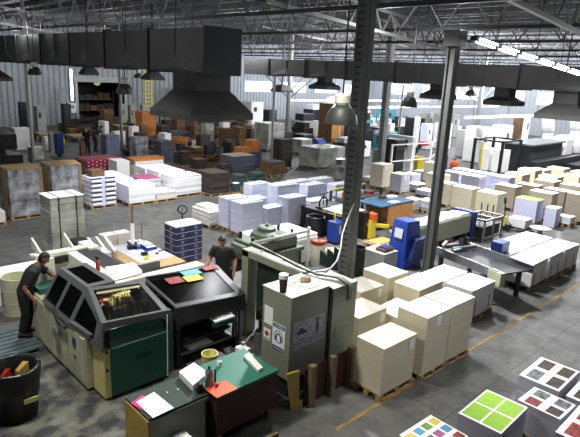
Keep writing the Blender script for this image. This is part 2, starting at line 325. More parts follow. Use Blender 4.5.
def pole(px, py, label, ztop=ZR-.3, r=.09, m='pale_steel', braces=False, D=None):
    X, Y = at(px, py); t = thing('steel_pole', label, 'pole', (X, Y, 0)); MB().tube([(0,0,0), (0,0,ztop)], r, 10).build('shaft', m, t, smooth=True)
    MB().box(-.18, -.18, 0, .18, .18, .03).build('base_plate', 'dark_steel', t)
    if braces:
        q = MB()
        for s in (-1, 1): q.bar((0,0,3.6), (s*1.5,-s*1.5,5.5), .14); q.bar((0,0,4.1), (s*.8,-s*.8,5.5), .1)
        q.build('brace', m, t)
pole(34, 168, 'slim grey pole at far left behind the wrapped pallets'); pole(122, 149, 'slim grey pole rising behind the dark crates left of centre', r=.1)
pole(271, 171, 'slim grey pole right of the orange cartons', r=.07, ztop=5.5); pole(287, 140, 'white braced column before the back wall beside the orange cupboard', r=.2, braces=True)
pole(396, 162, 'slim white pole behind the robot cell fence', r=.07, ztop=5.3); pole(474, 147, 'white braced column behind the press cabinets', r=.22, braces=True)
X, Y = at(379, 178); laced('steel_column', X, Y, ZR-.3, .34, 'pale laced steel column in the middle distance beside the grey pallets', 'pale_steel')

# ---------------------------------------------------------------- pallets and stacks
def pallet_parts(t, lx, ly, h, m='wood', parts=True):
    d = MB(); st = []; n = 7
    for i in range(n):
        y = ly*i/n; d.box(0, y+.01, h-.022, lx, y+ly/n-.025, h)
    for y in (0, ly/2-.05, ly-.1): st.append(MB().box(0, y, .022, .1, y+.1, h-.0225).box(lx/2-.05, y, .022, lx/2+.05, y+.1, h-.0225).box(lx-.1, y, .022, lx, y+.1, h-.0225).box(0, y, 0, lx, y+.1, .0215))
    if parts:
        d.build('deck', m, t)
        for s in st: s.build('runner', m, t)
    else:
        for s in st: d.v_ = 0; d.add(s.v, s.f)
        return d
def pallet(x, y, lx, ly, label, h=.13, m='wood', parts=True, group=None):
    if parts:
        t = thing('wooden_pallet', label, 'pallet', (x, y, 0), group=group); pallet_parts(t, lx, ly, h, m); return t
    t = thing('wooden_pallet', label, 'pallet', (x, y, 0)); pallet_parts(t, lx, ly, h, m); return t
BB = [(31, 28, 35, 33), (26.9, 44.9, 31.1, 46.2), (32, 49, 37.5, 51), (21, 36, 26, 38), (11, 26, 13.5, 27.8), (14, 33, 16, 36)]
def stack(ph, x, y, lx, ly, z, m='paper', mt='paper_top', pal=True, name='paper_stack', cat='paper stack', z0=None, layers=0, jit=.006, card=None, bands=None, tops=None, rz=0):
    """near corner (x, y); lx along X, ly along Y; z = top height"""
    a = random.uniform(-.035, .035)+rz; BB.append((x-.1, y-.1, x+lx+.1, y+ly+.1))
    hb = .13 if pal else 0
    if z0 is not None: hb = z0
    if pal: 
        p = pallet(x, y, lx, ly, 'wooden pallet under '+ph, .13); p.rotation_euler.z = a
    t = thing(name, ph, cat, (x, y, hb), a)
    h = z-hb; layers = layers or (2 if m in ('cream', 'board_grey') else max(2, int(h/.09))); jit = .003 if m in ('cream', 'board_grey') else jit; q = MB(); e = .02
    for i in range(layers):
        dx, dy = random.uniform(-jit, jit), random.uniform(-jit, jit)
        q.box(e+dx, e+dy, h*i/layers, lx-e+dx, ly-e+dy, h*(i+1)/layers-.0012)
    q.build('sheets', m, t)
    tp = MB(); tp.box(e-.004, e-.004, h, lx-e+.004, ly-e+.004, h+.008); tp.build('top_sheet', mt, t)
    if card:
        MB().box(lx*card-.09, e-.014, h-.26, lx*card+.06, e-.008, h-.06).build('label_card', 'white', t)
    if bands:
        q = MB()
        for v in bands: q.box(lx*v-.012, e-.014, 0, lx*v+.012, e-.008, h*.6)
        q.build('band', 'black', t)
    if tops: tops(t, lx, ly, h+.009)
    return t
# near cream board stacks and the white pair
stack('cream board stack nearest the control cabinet', 7.40, 5.04, 1.04, .66, 1.05, 'cream', 'cream_top', card=.85)
stack('tall cream board stack, front half of the tallest pair', 8.6, 4.95, .88, .72, 1.33, 'cream', 'cream_top', card=.5)
stack('tall cream board stack, rear half of the tallest pair', 9.49, 4.95, .9, .72, 1.33, 'cream', 'cream_top')
stack('cream board stack touching the right side of the control cabinet', 8.12, 6.2, .92, .72, 1.0, 'cream', 'cream_top', card=.85)
stack('low cream board stack between the cabinet stack and the tall pair', 9.15, 5.95, .95, .7, .8, 'cream', 'cream_top')
stack('cream board stack behind the column foot, leftmost at the back', 9.2, 7.05, .85, .72, 1.0, 'cream', 'cream_top', card=.85)
stack('cream board stack in the middle of the back row', 10.42, 6.3, 1.06, .74, 1.0, 'cream', 'cream_top')
stack('cream board stack at the far end beside the blue machine', 10.5, 7.22, .8, .85, 1.0, 'cream', 'cream_top')
stack('white sheet stack with slanted shade across it, front of pair', 11.76, 5.68, 1.2, .75, .85, 'paper', bands=(.2, .8))
stack('white sheet stack behind its twin next to the conveyor foot', 11.8, 6.46, 1.2, .75, .85, 'paper')
# white flats at the conveyor end
names = ['front', 'middle', 'rear']
for i, x in enumerate((15.2, 16.38, 17.54)):
    stack('white sheet stack by the yellow line, %s of three' % names[i], x, 5.66, 1.12, .78, .8, 'paper_warm', bands=(.2, .7))
    stack('white sheet stack against the conveyor, %s of the inner three' % names[i], x+(.2 if i == 0 else .05), 6.5, .95 if i == 0 else 1.1, .95 if i else .75, .8, 'paper_warm')
# rows to the right
def right(ph, x, y, lx=.74, ly=1.02, z=1.1, m='board_grey', mt='cream_top', **k): return stack(ph, x, y, lx, ly, z, m, mt, **k)
right('cream board stack hidden partly by the capped column', 22.6, 12.75, z=1.1, m='cream'); right('cream board stack with paper label right of the capped column', 22.48, 11.54, z=1.1, m='cream')
right('cream board stack with three dark slots in its side', 22.42, 10.3, lx=.85, z=1.1, m='cream'); right('cream board stack beyond the pallets left of the capped column', 24.4, 14.2, z=1.1, m='cream')
right('lavender stack left half of the lavender block', 25.75, 14.05, z=1.12, m='lavender', mt='paper_top'); right('lavender stack nearest face of the lavender block', 25.7, 12.9, z=1.12, m='lavender', mt='paper_top')
right('white stack behind the lavender block, left', 27.1, 14.3, z=1.1, m='blue_white', mt='paper_top'); right('white stack behind the lavender block, middle', 27.1, 13.15, z=1.1, m='blue_white', mt='paper_top'); right('white stack behind the lavender block, right', 27.1, 12.0, z=1.1, m='blue_white', mt='paper_top')
right('greyish board stack behind the upright pallet jack', 24.72, 10.6, z=1.12); right('board stack right behind the lime topped stack', 26.05, 10.15, z=1.1); right('grey board stack two rows behind the lime topped stack', 25.98, 8.84, z=1.1)
right('lavender stack with a lime green printed top', 22.9, 8.8, ly=1.0, z=1.05, m='lavender', mt='lime'); right('small pale stack squeezed beside the lime topped stack', 23.35, 8.0+.15, lx=.6, ly=.5, z=.8, m='blue_white', mt='paper_top', pal=False, z0=0)
right('tall grey board stack right of the lime topped stack', 24.0, 8.46-.0+.2, z=1.25); right('large grey board stack cut by the right picture edge', 24.95, 7.3, z=1.27, ly=1.15)
right('small white sheet pile in front of the big grey stack', 23.95, 7.75, lx=.55, ly=.62, z=.42, m='paper', mt='paper_top')
right('board stack in the third row behind the white sheet piles', 28.05, 10.15, lx=1.0, z=1.1); right('board stack in the third row near the picture edge', 28.05, 8.9, lx=1.0, z=1.1)
right('board stack in third row at the picture edge', 28.0, 7.7, lx=1.0, z=1.1); right('bright cream stack before the press feeder', 30.2, 12.0, lx=1.0, z=1.2, m='cream'); right('bright cream stack beside the press feeder, right one', 31.4, 12.0, lx=1.0, z=1.1, m='cream')
right('cream stack in the fourth row, left', 28.6, 12.0, lx=1.0, z=1.1, m='cream'); right('cream stack in the fourth row, second from left', 29.6, 10.6, lx=1.0, z=1.1, m='cream')
right('cream stack in the last row under the press towers', 31.0, 10.0, lx=1.0, z=1.12, m='cream'); right('cream stack in the last row at the picture edge', 31.0, 8.7, lx=1.0, z=1.1, m='cream')
right('cream stack in the fifth row beside the edge', 33.0, 10.2, lx=1.0, z=1.1, m='cream'); right('cream stack in the fifth row under the towers', 33.2, 11.6, lx=1.0, z=1.1, m='cream')
# slots on the slotted stack
so = [o for o in C.objects if o.get('label', '').startswith('cream board stack with three dark')][0]
q = MB(); [q.box(.0, yy, 0, .012, yy+.05, .5) for yy in (.12, .38, .66)]; q.build('dark_slot', 'dark_steel', so)
# white stacks, left middle
def prints(m1):
    def f(t, lx, ly, z):
        q = MB()
        for i in range(3):
            for j in range(2):
                x0 = lx*(.06+.31*i); y0 = ly*(.08+.46*j); q.box(x0, y0, z-.001, x0+lx*.25, y0+ly*.36, z+.002)
        q.build('printed_picture', m1, t)
    return f
stack('white paper stack front left of the white group', 10.6, 20.55, 1.25, 1.2, .85, 'paper', layers=9, jit=.012); stack('white paper stack second from front left of the white group', 10.4, 21.9, 1.2, 1.15, .87, 'paper', layers=8, jit=.02)
stack('white paper stack left row third deep in the white group', 10.5, 23.2, 1.25, 1.2, .85, 'paper_warm', layers=8, jit=.02)
stack('white paper stack right front of the white group', 12.95, 20.9, 1.55, 1.1, .95, 'paper', layers=9, jit=.012); stack('white paper stack right row second deep of the white group', 12.95, 22.15, 1.45, 1.1, .97, 'paper', layers=9, jit=.02)
stack('white paper stack right row third deep of the white group', 12.95, 23.4, 1.5, 1.1, .97, 'paper', layers=9, jit=.02)
stack('tall white stack left under the flat brown carton', 12.2, 24.8, .7, 1.0, 1.15, 'paper_warm'); stack('white stack carrying the flat brown carton', 13.2, 24.8, 1.6, 1.0, 1.05, 'paper_warm')
stack('low pile of bound magazines between the white stacks', 11.85, 20.5, 1.05, 1.1, .42, 'paper_warm', 'paper_warm', layers=5, jit=.03)
stack('magazine pile with red covers behind the low pile', 11.85, 21.8, 1.05, 1.15, .8, 'grey_paper', 'print_pink', layers=6, jit=.03)
tag(MB().box(0, 0, 0, 1.75, .8, .14).build('flat_carton', 'orange_card', loc=(13.15, 24.9, 1.06)), 'flat orange brown carton on top of a white stack', 'carton')
# crimson wrapped pallet
X0, Y0 = 11.3, 26.2
pallet(X0, Y0, 2.0, 1.4, 'wooden pallet under the crimson wrapped load')
t = thing('wrapped_load', 'crimson wrapped load with white spots behind the white stacks', 'wrapped load', (X0, Y0, .13))
MB().box(0.02, .02, 0, 1.98, 1.38, .95).build('wrapping', 'crimson', t, bev=.04); q = MB()
for i in range(9):
    for j in range(5): q.box(.1+i*.21, .005, .1+j*.18+(i % 2)*.06, .15+i*.21, .018, .14+j*.18+(i % 2)*.06)
for i in range(6):
    for j in range(5): q.box(.005, .1+i*.21, .1+j*.18+(i % 2)*.06, .018, .15+i*.21, .14+j*.18+(i % 2)*.06)
q.build('spot', 'white', t)
# six-layer open carton stack
X0, Y0 = 9.12, 20.85
pallet(X0, Y0, 1.1, .95, 'wooden pallet under the column of white fronted magazine boxes')
t = thing('magazine_box_stack', 'stack of six layers of white fronted magazine boxes, brown carton on top', 'box stack', (X0, Y0, .13))
q = MB(); w = MB(); d = MB()
q.box(.02, .02, 0, 1.08, .93, 1.15)
for k in range(6):
    z = .02+k*.19
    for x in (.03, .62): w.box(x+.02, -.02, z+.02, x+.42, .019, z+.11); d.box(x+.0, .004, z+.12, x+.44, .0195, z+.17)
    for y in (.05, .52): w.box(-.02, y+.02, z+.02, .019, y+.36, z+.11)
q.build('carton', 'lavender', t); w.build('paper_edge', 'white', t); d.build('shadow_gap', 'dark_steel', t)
tag(MB().box(0, 0, 0, .55, .5, .25).build('carton', 'kraft', loc=(9.3, 21.1, 1.285)), 'small brown carton on the magazine box stack', 'carton')
# wrapped pallets at left
def wrapped(ph, x, y, lx, ly, z, m, straps=True, flap=True):
    pallet(x, y, lx, ly, 'wooden pallet under '+ph)
    t = thing('wrapped_pallet_load', ph, 'wrapped load', (x, y, .13)); h = z-.13
    q = MB(); n = 9
    for i in range(n): 
        o = random.uniform(-.012, .012); q.box(.02+o, .02+o, h*i/n, lx-.02-o, ly-.02-o, h*(i+1)/n)
    q.build('film', m, t, bev=.012)
    if straps:
        s = MB()
        for v in (.25, .75): s.box(lx*v-.014, -.006, 0, lx*v+.014, ly+.006, h+.015)
        s.build('strap', 'black', t)
        MB().box(.0, .0, h, lx, ly, h+.008).build('cover_sheet', 'paper_top', t)
    if flap:
        q = MB(); q.box(-.012, .25, .1, .0, .75, h); q.box(lx-.12, .0, .3, lx, .012, h); q.box(.0, .0, h, lx, ly, h+.02)
        q.add([(0,0,h+.02),(lx,0,h+.02),(lx,ly*.5,h+.1),(0,ly*.6,h+.07)], [(0,1,2,3)]); q.build('cardboard_sheet', 'tan_card', t)
wrapped('tall film wrapped pale load with two black straps behind the operator', 5.5, 15.3, 1.0, .85, 2.0, 'wrap', True, False)
wrapped('dark film wrapped load with cardboard top at the left edge', 6.1, 20.85, 1.2, 1.25, 1.85, 'wrap_dark', False, True)
wrapped('film wrapped load with brown cardboard corner, second from left', 7.78, 21.3, 1.2, 1.2, 1.8, 'wrap_dark', False, True)
stack('white low pile cut by the left picture edge', 4.9, 20.4, .9, .9, .5, 'paper_warm')
# centre blue-white stacks
c = [('bluish white stack, front right tall one of the central group', 11.69, 14.44, 1.02, .68, 1.22), ('bluish white stack, front left tall one of the central group', 11.75, 15.3, .95, .65, 1.2),
 ('bluish white stack at the back left of the central group', 14.36, 17.1, 1.0, .6, 1.15), ('tallest bluish white stack in the heart of the central group', 14.62, 15.8, 1.15, .68, 1.3),
 ('bluish white stack right beside the worktable of the central group', 13.75, 14.25, .98, .62, 1.2), ('low bluish white stack behind the front tall one', 12.98, 14.55, .9, .55, .85),
 ('low bluish white stack between the back left and tallest ones', 13.75, 16.3, .8, .6, .75), ('rounded white stack, front one of the right trio', 16.3, 15.75, 1.12, .55, 1.15),
 ('rounded white stack, left one of the right trio', 16.34, 16.6, 1.1, .55, 1.15), ('rounded white stack, right one of the right trio', 17.46, 15.2, 1.15, .55, 1.15), ('bluish stack peeping behind the right trio', 17.6, 16.5, 1.1, .55, 1.15),
 ('low white stack in front of the right trio', 15.5, 14.75, 1.1, .6, .75)]
for ph, x, y, lx, ly, z in c: stack(ph, x, y, lx, ly, z, 'blue_white', 'paper_top', layers=10, tops=prints('print_soft') if z > 1.1 else None)
stack('white book stack on a pallet left of the bluish tall stacks', 11.4, 15.65+.3, .78, 1.2, .62, 'paper_warm', layers=7, jit=.02)
stack('second layer of white books on the book stack', 11.5, 16.3, .6, .7, .74, 'paper_warm', pal=False, z0=.63, layers=1)
stack('white flat stack right behind the green pump press', 10.0, 11.05, 2.0, 1.4, .97, 'paper', layers=9, jit=.02)
# middle pallets near the robot cell
X, Y = at(381.5, 190); stack('lone cream board stack left of the grey paper stack', X, Y, .95, .85, 1.3, 'cream', 'cream_top', card=.3)
X, Y = at(400, 195); stack('grey paper stack right of the lone cream stack', X, Y, .8, .75, 1.02, 'grey_paper', 'paper_top', card=.4)
for px, py, z, ph in ((372, 184, .3, 'low white sheets on a pallet behind the lone cream stack'), (411, 185, .55, 'white sheets on a pallet before the robot fence, left'), (424, 182, .55, 'white sheets on a pallet before the robot fence, right'), (417, 193, .4, 'low lavender sheets on a pallet right of the grey stack'), (428, 199, .35, 'low lavender sheets on a pallet left of the capped column')):
    X, Y = at(px, py); stack(ph, X, Y, 1.0, .8, z, 'grey_paper', 'paper_top')
X, Y = at(434, 186); stack('cream board stack left of the capped column, behind its neighbour', X+.3, Y, .8, 1.0, 1.2, 'cream', 'cream_top')
X, Y = at(437, 210); 
for i, (px, py) in enumerate(((413, 213), (428, 214))):
    X, Y = at(px, py); stack('low pile of white bundles beside the plywood bench, %s' % ('left' if i == 0 else 'right'), X, Y, .7, .6, .55, 'grey_paper', 'paper_top', jit=.03)

# boxes of the bottom-right corner: printed sheets
def four(m1):
    def f(t, lx, ly, z):
        q = MB()
        for i in range(2):
            for j in range(2):
                x0 = lx*(.06+.46*i); y0 = ly*(.06+.46*j); q.box(x0, y0, z-.001, x0+lx*.42, y0+ly*.42, z+.002)
        q.build('printed_panel', m1, t)
    return f
def photos(ms):
    def f(t, lx, ly, z):
        k = 0
        for i in range(2):
            for j in range(2):
                x0 = lx*(.08+.48*i); y0 = ly*(.08+.48*j); MB().box(x0, y0, z-.001, x0+lx*.36, y0+ly*.3, z+.002).build('printed_photo', ms[k % len(ms)], t); k += 1
    return f
def swatches(t, lx, ly, z):
    ms = ['print_cyan', 'print_pink', 'print_yellow', 'print_green', 'print_grey', 'print_cyan', 'print_yellow', 'print_pink', 'print_green', 'print_red', 'print_cyan', 'print_yellow']; k = 0
    for i in range(4):
        for j in range(3):
            x0 = lx*(.06+.235*i); y0 = ly*(.06+.31*j); MB().box(x0, y0, z-.001, x0+lx*.18, y0+ly*.2, z+.002).build('colour_swatch', ms[k], t); k += 1
stack('sheet stack printed with four lime green panels', 7.24, 2.74, 1.03, .72, .7, 'grey_paper', 'paper_top', tops=four('lime'))
stack('sheet stack with four brown photographs, rearmost of the corner group', 9.1, 2.62, 1.03, .72, .72, 'grey_paper', 'paper_top', tops=photos(['print_brown', 'print_grey', 'print_brown', 'print_brown']))
stack('sheet stack with red and brown photographs right of the lime one', 8.38, 2.32, .66, .72, .66, 'grey_paper', 'paper_top', tops=photos(['print_brown', 'print_red', 'print_grey', 'print_grey']))
stack('sheet stack with photographs cut by the right edge, upper', 9.12, 1.78, 1.03, .76, .7, 'grey_paper', 'paper_top', tops=photos(['print_grey', 'print_brown']))
stack('sheet stack with photographs in the bottom right corner', 7.95, 1.5, 1.1, .76, .7, 'grey_paper', 'paper_top', tops=photos(['print_brown', 'print_red', 'print_grey', 'print_red']))
stack('sheet stack with rows of bright colour swatches at the bottom edge', 6.02, 3.06, .82, .68, .7, 'grey_paper', 'paper_top', tops=swatches)

# blue six-layer stack on pallet jack
X0, Y0 = 8.15, 13.05
pallet(X0, Y0, .95, .66, 'wooden pallet under the blue magazine stack')
t = thing('magazine_stack', 'stack of blue wrapped magazine bundles with white tops beside the worktable', 'magazine stack', (X0, Y0, .13))
q = MB(); w = MB(); g = MB()
for k in range(6):
    z = k*.19; q.box(.02, .02, z, .47, .64, z+.17); q.box(.49, .02, z, .93, .64, z+.17)
    w.box(.03, .03, z+.17, .92, .63, z+.188); g.box(.2, .01, z+.05, .3, .0195, z+.14); g.box(.66, .01, z+.05, .76, .0195, z+.14); g.box(.01, .2, z+.05, .0195, .34, z+.14)
q.build('bundle', 'navy', t); w.build('page_edge', 'white', t); g.build('printed_patch', 'print_grey', t)
for x in (.03, .5): MB().box(x, .04, 1.14, x+.42, .62, 1.165).build('cover', 'white', t)
def jack(x, y, rz, label, red=False):
    t = thing('pallet_jack', label, 'pallet jack', (x, y, 0), rz)
    f_ = MB()
    for s in (-1, 1): f_.box(.15, s*.2-.07, .05, 1.1, s*.2+.07, .1)
    f_.box(.0, -.27, .05, .2, .27, .3); f_.build('forks', 'dark_steel' if not red else 'red', t, bev=.01)
    w = MB()
    for s in (-.07, .07): w.tube([(-.05, s-.03, .09), (-.05, s+.03, .09)], .09, 14)
    w.build('wheel', 'black', t); MB().tube([(-.02, 0, .1), (-.02, 0, .55)], .06, 10).build('pump', 'yellow' if not red else 'red', t)
    pts = [(-.1, 0, .95)]; MB().tube([(-.04, 0, .5), (-.1, 0, 1.05)], .022).build('drawbar', 'black', t)
    lp = [(-.1+.0, 0, 1.05)]+[(-.12, .15*math.sin(a), 1.2-.14*math.cos(a)) for a in [PI*2*i/16 for i in range(0, 17)]]
    MB().tube(lp[1:], .022).build('handle_loop', 'black', t); MB().tube([(-.12, -.03, 1.08), (-.12, 0, 1.3)], .012).build('release_lever', 'black', t)
jack(9.55, 14.9, -2.3, 'pallet jack with black loop handle behind the blue magazine stack', True)
jack(21.2, 9.3, -0.9, 'yellow pallet jack with upright black loop handle before the board stacks')
t = thing('low_round_table', 'low round white tray on a stand beside the yellow pallet jack', 'tray', (*at(539, 236), 0)); MB().lathe([(0, .3), (.38, .3), (.4, .34), (0, .33)], n=28).build('tray', 'grey_paper', t); MB().lathe([(.12, 0), (.08, .3)], n=12).build('stand', 'steel', t)
for i, (px, py, z) in enumerate(((524, 232, .45),)):
    X, Y = at(px, py); stack('small white sheet pile by the pallet jack, %s' % ('near' if i == 0 else 'against the lime topped stack'), X, Y, .7, .75, z, 'paper', 'paper_top', pal=i == 0, z0=None if i == 0 else 0)

# brown / dark stacks left centre
stack('dark brown magazine load on pallet left of the teal boxes', 14.5, 20.2, 1.1, 1.25, 1.1, 'dark_card', 'dark_card', name='magazine_stack', cat='magazine stack', layers=12, jit=.02)
stack('slate blue carton block with papers on top', 18.2, 23.25, 1.55, 1.25, 1.2, 'slate_card', 'rag', name='carton_stack', cat='carton stack')
stack('slate carton block carrying the orange cartons', 19.95, 24.75, 1.5, 1.1, 1.05, 'slate_card', 'slate_card', name='carton_stack', cat='carton stack')
tag(MB().box(0,0,0,.8,.7,.3).build('orange_carton', 'orange_card', loc=(20.0, 24.9, 1.065)), 'low orange brown carton on the slate block', 'carton')
tag(MB().box(0,0,0,.58,.7,.7).build('orange_carton', 'orange_card', loc=(20.82, 24.9, 1.065)), 'taller orange brown carton on the slate block', 'carton')
def fb(x0, x1, yb, yt, dz=0):
    X, Y, h = hgt((x0+x1)/2, yb, yt); D = math.hypot(X, Y); s = (x1-x0)*D/CF/1.42
    return X, Y, s, h
clut = [((258, 285, 178, 163), 'kraft', 'slate_card', 'low pale topped carton load right of the slate block'), ((228, 246, 190, 176), 'teal_card', 'teal_card', 'low teal box load nearest the dark brown load'),
 ((246, 266, 184, 174), 'teal_card', 'teal_card', 'low teal box load behind the nearest teal load'), ((229, 240, 202-7, 184), 'teal_card', 'paper_top', 'small teal box pile beside the bluish stacks'),
 ((216, 230, 180, 165), 'dark_card', 'teal_card', 'dark box load behind the dark brown load'), ((232, 246, 151, 128), 'kraft', 'kraft', 'tall brown carton load right under the biggest hood'),
 ((217, 232, 149, 129), 'kraft', 'kraft', 'brown carton load with pale labels under the hood'), ((199, 213, 147, 124), 'wrap', 'wrap', 'grey film wrapped load standing under the hood'),
 ((170, 184, 133, 118), 'kraft', 'kraft', 'brown carton load under the left side of the hood'), ((190, 199, 140, 126), 'kraft', 'kraft', 'small brown carton load left of the film wrapped one'),
 ((186, 203, 158, 148), 'kraft', 'rag', 'open brown cartons piled in the aisle, right heap'), ((168, 186, 152, 138), 'orange_card', 'kraft', 'open brown cartons piled in the aisle, left heap'),
 ((190, 203, 152, 142), 'paper', 'paper_top', 'white box behind the open brown cartons'), ((150, 172, 166, 142), 'slate_card', 'slate_card', 'grey magazine block behind the flat carton'),
 ((175, 190, 168, 152), 'dark_card', 'dark_card', 'dark carton pile right of the grey magazine block'), ((126, 146, 164, 138), 'wrap_dark', 'wrap_dark', 'grey wrapped block behind the crimson load'),
 ((188, 205, 172, 160), 'dark_card', 'kraft', 'dark mixed carton pile behind the white group'), ((132, 153, 138, 112), 'orange_card', 'orange_card', 'orange brown crate under the yellow ladder'),
 ((98, 112, 134, 110), 'kraft', 'kraft', 'brown cartons piled in front of the roller shutter'), ((80, 90, 138, 128), 'kraft', 'kraft', 'brown carton left of the roller shutter'), ((64, 75, 138, 129), 'kraft', 'kraft', 'brown carton right of the ladder foot'),
 ((110, 126, 142, 126), 'kraft', 'rag', 'mixed carton pile right of the shutter'), ((155, 168, 140, 126), 'dark_card', 'kraft', 'dark carton pile right of the orange crate'),
 ((298, 338, 170, 149), 'wrap', 'wrap', 'broad grey wrapped load left of the laced column'), ((270, 292, 170, 140), 'dark_card', 'dark_card', 'dark tall crate right of the orange cartons'),
 ((252, 283, 152, 124), 'wrap', 'wrap', 'long grey covered machine load in the middle distance'), ((335, 347, 172, 160), 'wrap_dark', 'wrap', 'low grey wrapped load right of the laced column'),
 ((334, 352, 182, 168), 'wrap_dark', 'kraft', 'grey wrapped low load behind the tall near column'), ((348, 362, 176, 160), 'wrap', 'wrap', 'pale wrapped load right behind the tall near column'),
 ((290, 312, 155, 140), 'wrap', 'paper_top', 'pale topped load before the orange cupboard'), ((297, 308, 132, 121), 'lavender', 'paper_top', 'lavender box left of the orange cupboard')]
for (a, ms, mtp, ph) in clut:
    X, Y, s, h = fb(*a); stack(ph, X, Y, s, s, h, ms, mtp, name='carton_stack', cat='carton stack', layers=4, jit=.03)
# open carton flaps in the aisle heaps
for i, (px, py, z, lab) in enumerate(((181, 161, .5, 'tilted open carton on the left aisle heap'), (204, 164, .5, 'tilted open carton on the right aisle heap'), (196, 168, .25, 'open carton on the floor between the aisle heaps'))):
    X, Y = at(px, py); Y -= 1; BB.append((X-.1, Y-.4, X+1, Y+1.1)); t = thing('open_carton', lab, 'carton', (X, Y, 0)); q = MB()
    q.box(0,0,0,.9,.02,.6).box(0,.7,0,.9,.72,.6).box(0,.02,0,.02,.7,.6).box(.88,.02,0,.9,.7,.6).box(0,0,0,.9,.72,.02); q.build('body', 'kraft', t)
    q = MB(); q.add([(0,0,.6),(.9,0,.6),(.9,-.3,.75),(0,-.3,.75)], [(0,1,2,3)]); q.add([(0,.72,.6),(.9,.72,.6),(.9,1.0,.5),(0,1.0,.5)], [(0,1,2,3)]); q.build('flap', 'orange_card', t)

# ---------------------------------------------------------------- binding machine in the foreground
t = thing('binding_machine', 'grey hooded bookbinding machine with cream side and dark green front', 'machine', (3.55, 8.1, 0))
def W(b): b.v = [(x-3.55, y-8.1, z) for x, y, z in b.v]; return b
q = MB().box(3.55, 8.62, .05, 5.0, 11.2, 1.08); W(q).build('base_cabinet', 'cream_paint', t, bev=.01)
for y0, y1 in ((8.66, 9.35), (9.4, 10.2), (10.25, 11.1)):
    d = W(MB().box(3.53, y0, .12, 3.549, y1, 1.02)).build('door', 'cream_paint', t)
q = MB(); n = 20
q.tube([(3.45, 9.75+.11*math.cos(2*PI*i/n), .72+.11*math.sin(2*PI*i/n)) for i in range(n+1)], .014, 6, cap=False); q.bar((3.53, 9.75, .72), (3.44, 9.75, .72), .04); q.bar((3.45, 9.64, .72), (3.45, 9.86, .72), .018); q.bar((3.45, 9.75, .61), (3.45, 9.75, .83), .018)
W(q).build('hand_wheel', 'steel', t)
W(MB().box(3.515, 9.0, .72, 3.529, 9.12, .9)).build('sticker', 'signblue', t); W(MB().box(3.515, 9.02, .5, 3.529, 9.07, .55)).build('latch', 'black', t)
W(MB().tube([(3.5, 9.9, 1.2), (3.46, 9.6, 1.03), (3.47, 9.3, 1.02)], .03, 8)).build('lever', 'black', t, smooth=True)
# hood: frame panels around windows
HZ = 1.72
# profile at front and back: left lower (3.5,z1.08) left upper (3.95,HZ) ; roof to X 5.05
A = lambda y: [Vector((3.52, y, 1.06)), Vector((3.86, y, HZ))]
fr = MB(); gl = MB()
def quad_frame(p, wds):
    """panel p0..p3 (ccw); wds: windows as (u0,u1,v0,v1); frame bars built around them"""
    p = [Vector(a) for a in p]; P = lambda u, v: (p[0]*(1-u)+p[1]*u)*(1-v)+(p[3]*(1-u)+p[2]*u)*v
    nrm = (p[1]-p[0]).cross(p[3]-p[0]).normalized()*.02
    us = sorted({0, 1} | {a for w in wds for a in w[:2]})
    def slab(u0, u1, v0, v1, b, k=1.):
        c = [P(u0, v0), P(u1, v0), P(u1, v1), P(u0, v1)]; b.hexa([v-nrm*k for v in c]+[v+nrm*k for v in c])
    for i in range(len(us)-1):
        a, c = us[i], us[i+1]; w = [w for w in wds if w[0] <= a+1e-6 and w[1] >= c-1e-6]
        if w: slab(a, c, 0, w[0][2], fr); slab(a, c, w[0][3], 1, fr); slab(a, c, w[0][2], w[0][3], gl, .3)
        else: slab(a, c, 0, 1, fr)
y0, ym, y1 = 8.1, 9.2, 10.5
# left side, straight part with two windows, then sloping front window
quad_frame([(3.52, y1, 1.1), (3.52, ym, 1.1), (3.88, ym, HZ), (3.88, y1, HZ)], [(.06, .44, .12, .86), (.53, .95, .12, .86)])
fr.hexa([Vector(v) for v in [(3.52, ym, 1.08), (3.56, ym, 1.08), (3.6, 8.5, 1.06), (3.56, 8.5, 1.06), (3.5, ym, 1.18), (3.58, ym, 1.2), (3.62, 8.45, 1.18), (3.56, 8.45, 1.18)]])
quad_frame([(3.52, ym, 1.1), (3.62, y0, .98), (3.66, y0, 1.42), (3.88, ym, HZ)], [(.06, .72, .16, .82)])
# sloping front glass
quad_frame([(3.64, y0, 1.42), (4.94, y0, 1.3), (4.94, ym, HZ-.1), (3.88, ym, HZ)], [(.08, .93, .1, .92)])
# front fascia under the glass
fr.hexa([(3.62, y0-.02, 1.4), (4.95, y0-.02, 1.3), (4.95, y0+.06, 1.3), (3.62, y0+.06, 1.4), (3.64, y0-.02, 1.53), (4.95, y0-.02, 1.41), (4.95, y0+.06, 1.41), (3.64, y0+.06, 1.52)])
# roof with long top window (left half), white bed on the right half
quad_frame([(3.88, ym, HZ), (4.42, ym, HZ), (4.42, y1, HZ), (3.88, y1, HZ)], [(.15, .78, .12, .9)])
quad_frame([(3.88, y1, HZ), (4.42, y1, HZ), (4.42, y1+.12, 1.2), (3.6, y1+.12, 1.2)], [])
fr.hexa([(4.92, y0, 1.0), (4.98, y0, 1.0), (4.98, ym, 1.0), (4.92, ym, 1.0), (4.92, y0, 1.32), (4.98, y0, 1.32), (4.98, ym, HZ-.1), (4.92, ym, HZ-.1)])
W(fr).build('hood_frame', 'hood_grey', t); W(gl).build('window_pane', 'tinted', t)
W(MB().box(4.42, ym, 1.0, 5.05, 11.7, HZ-.03)).build('bed', 'white_paint', t, bev=.01)
W(MB().box(4.62, ym+.7, HZ-.028, 5.02, 11.6, HZ-.015)).build('belt_bed', 'dark_hood', t)
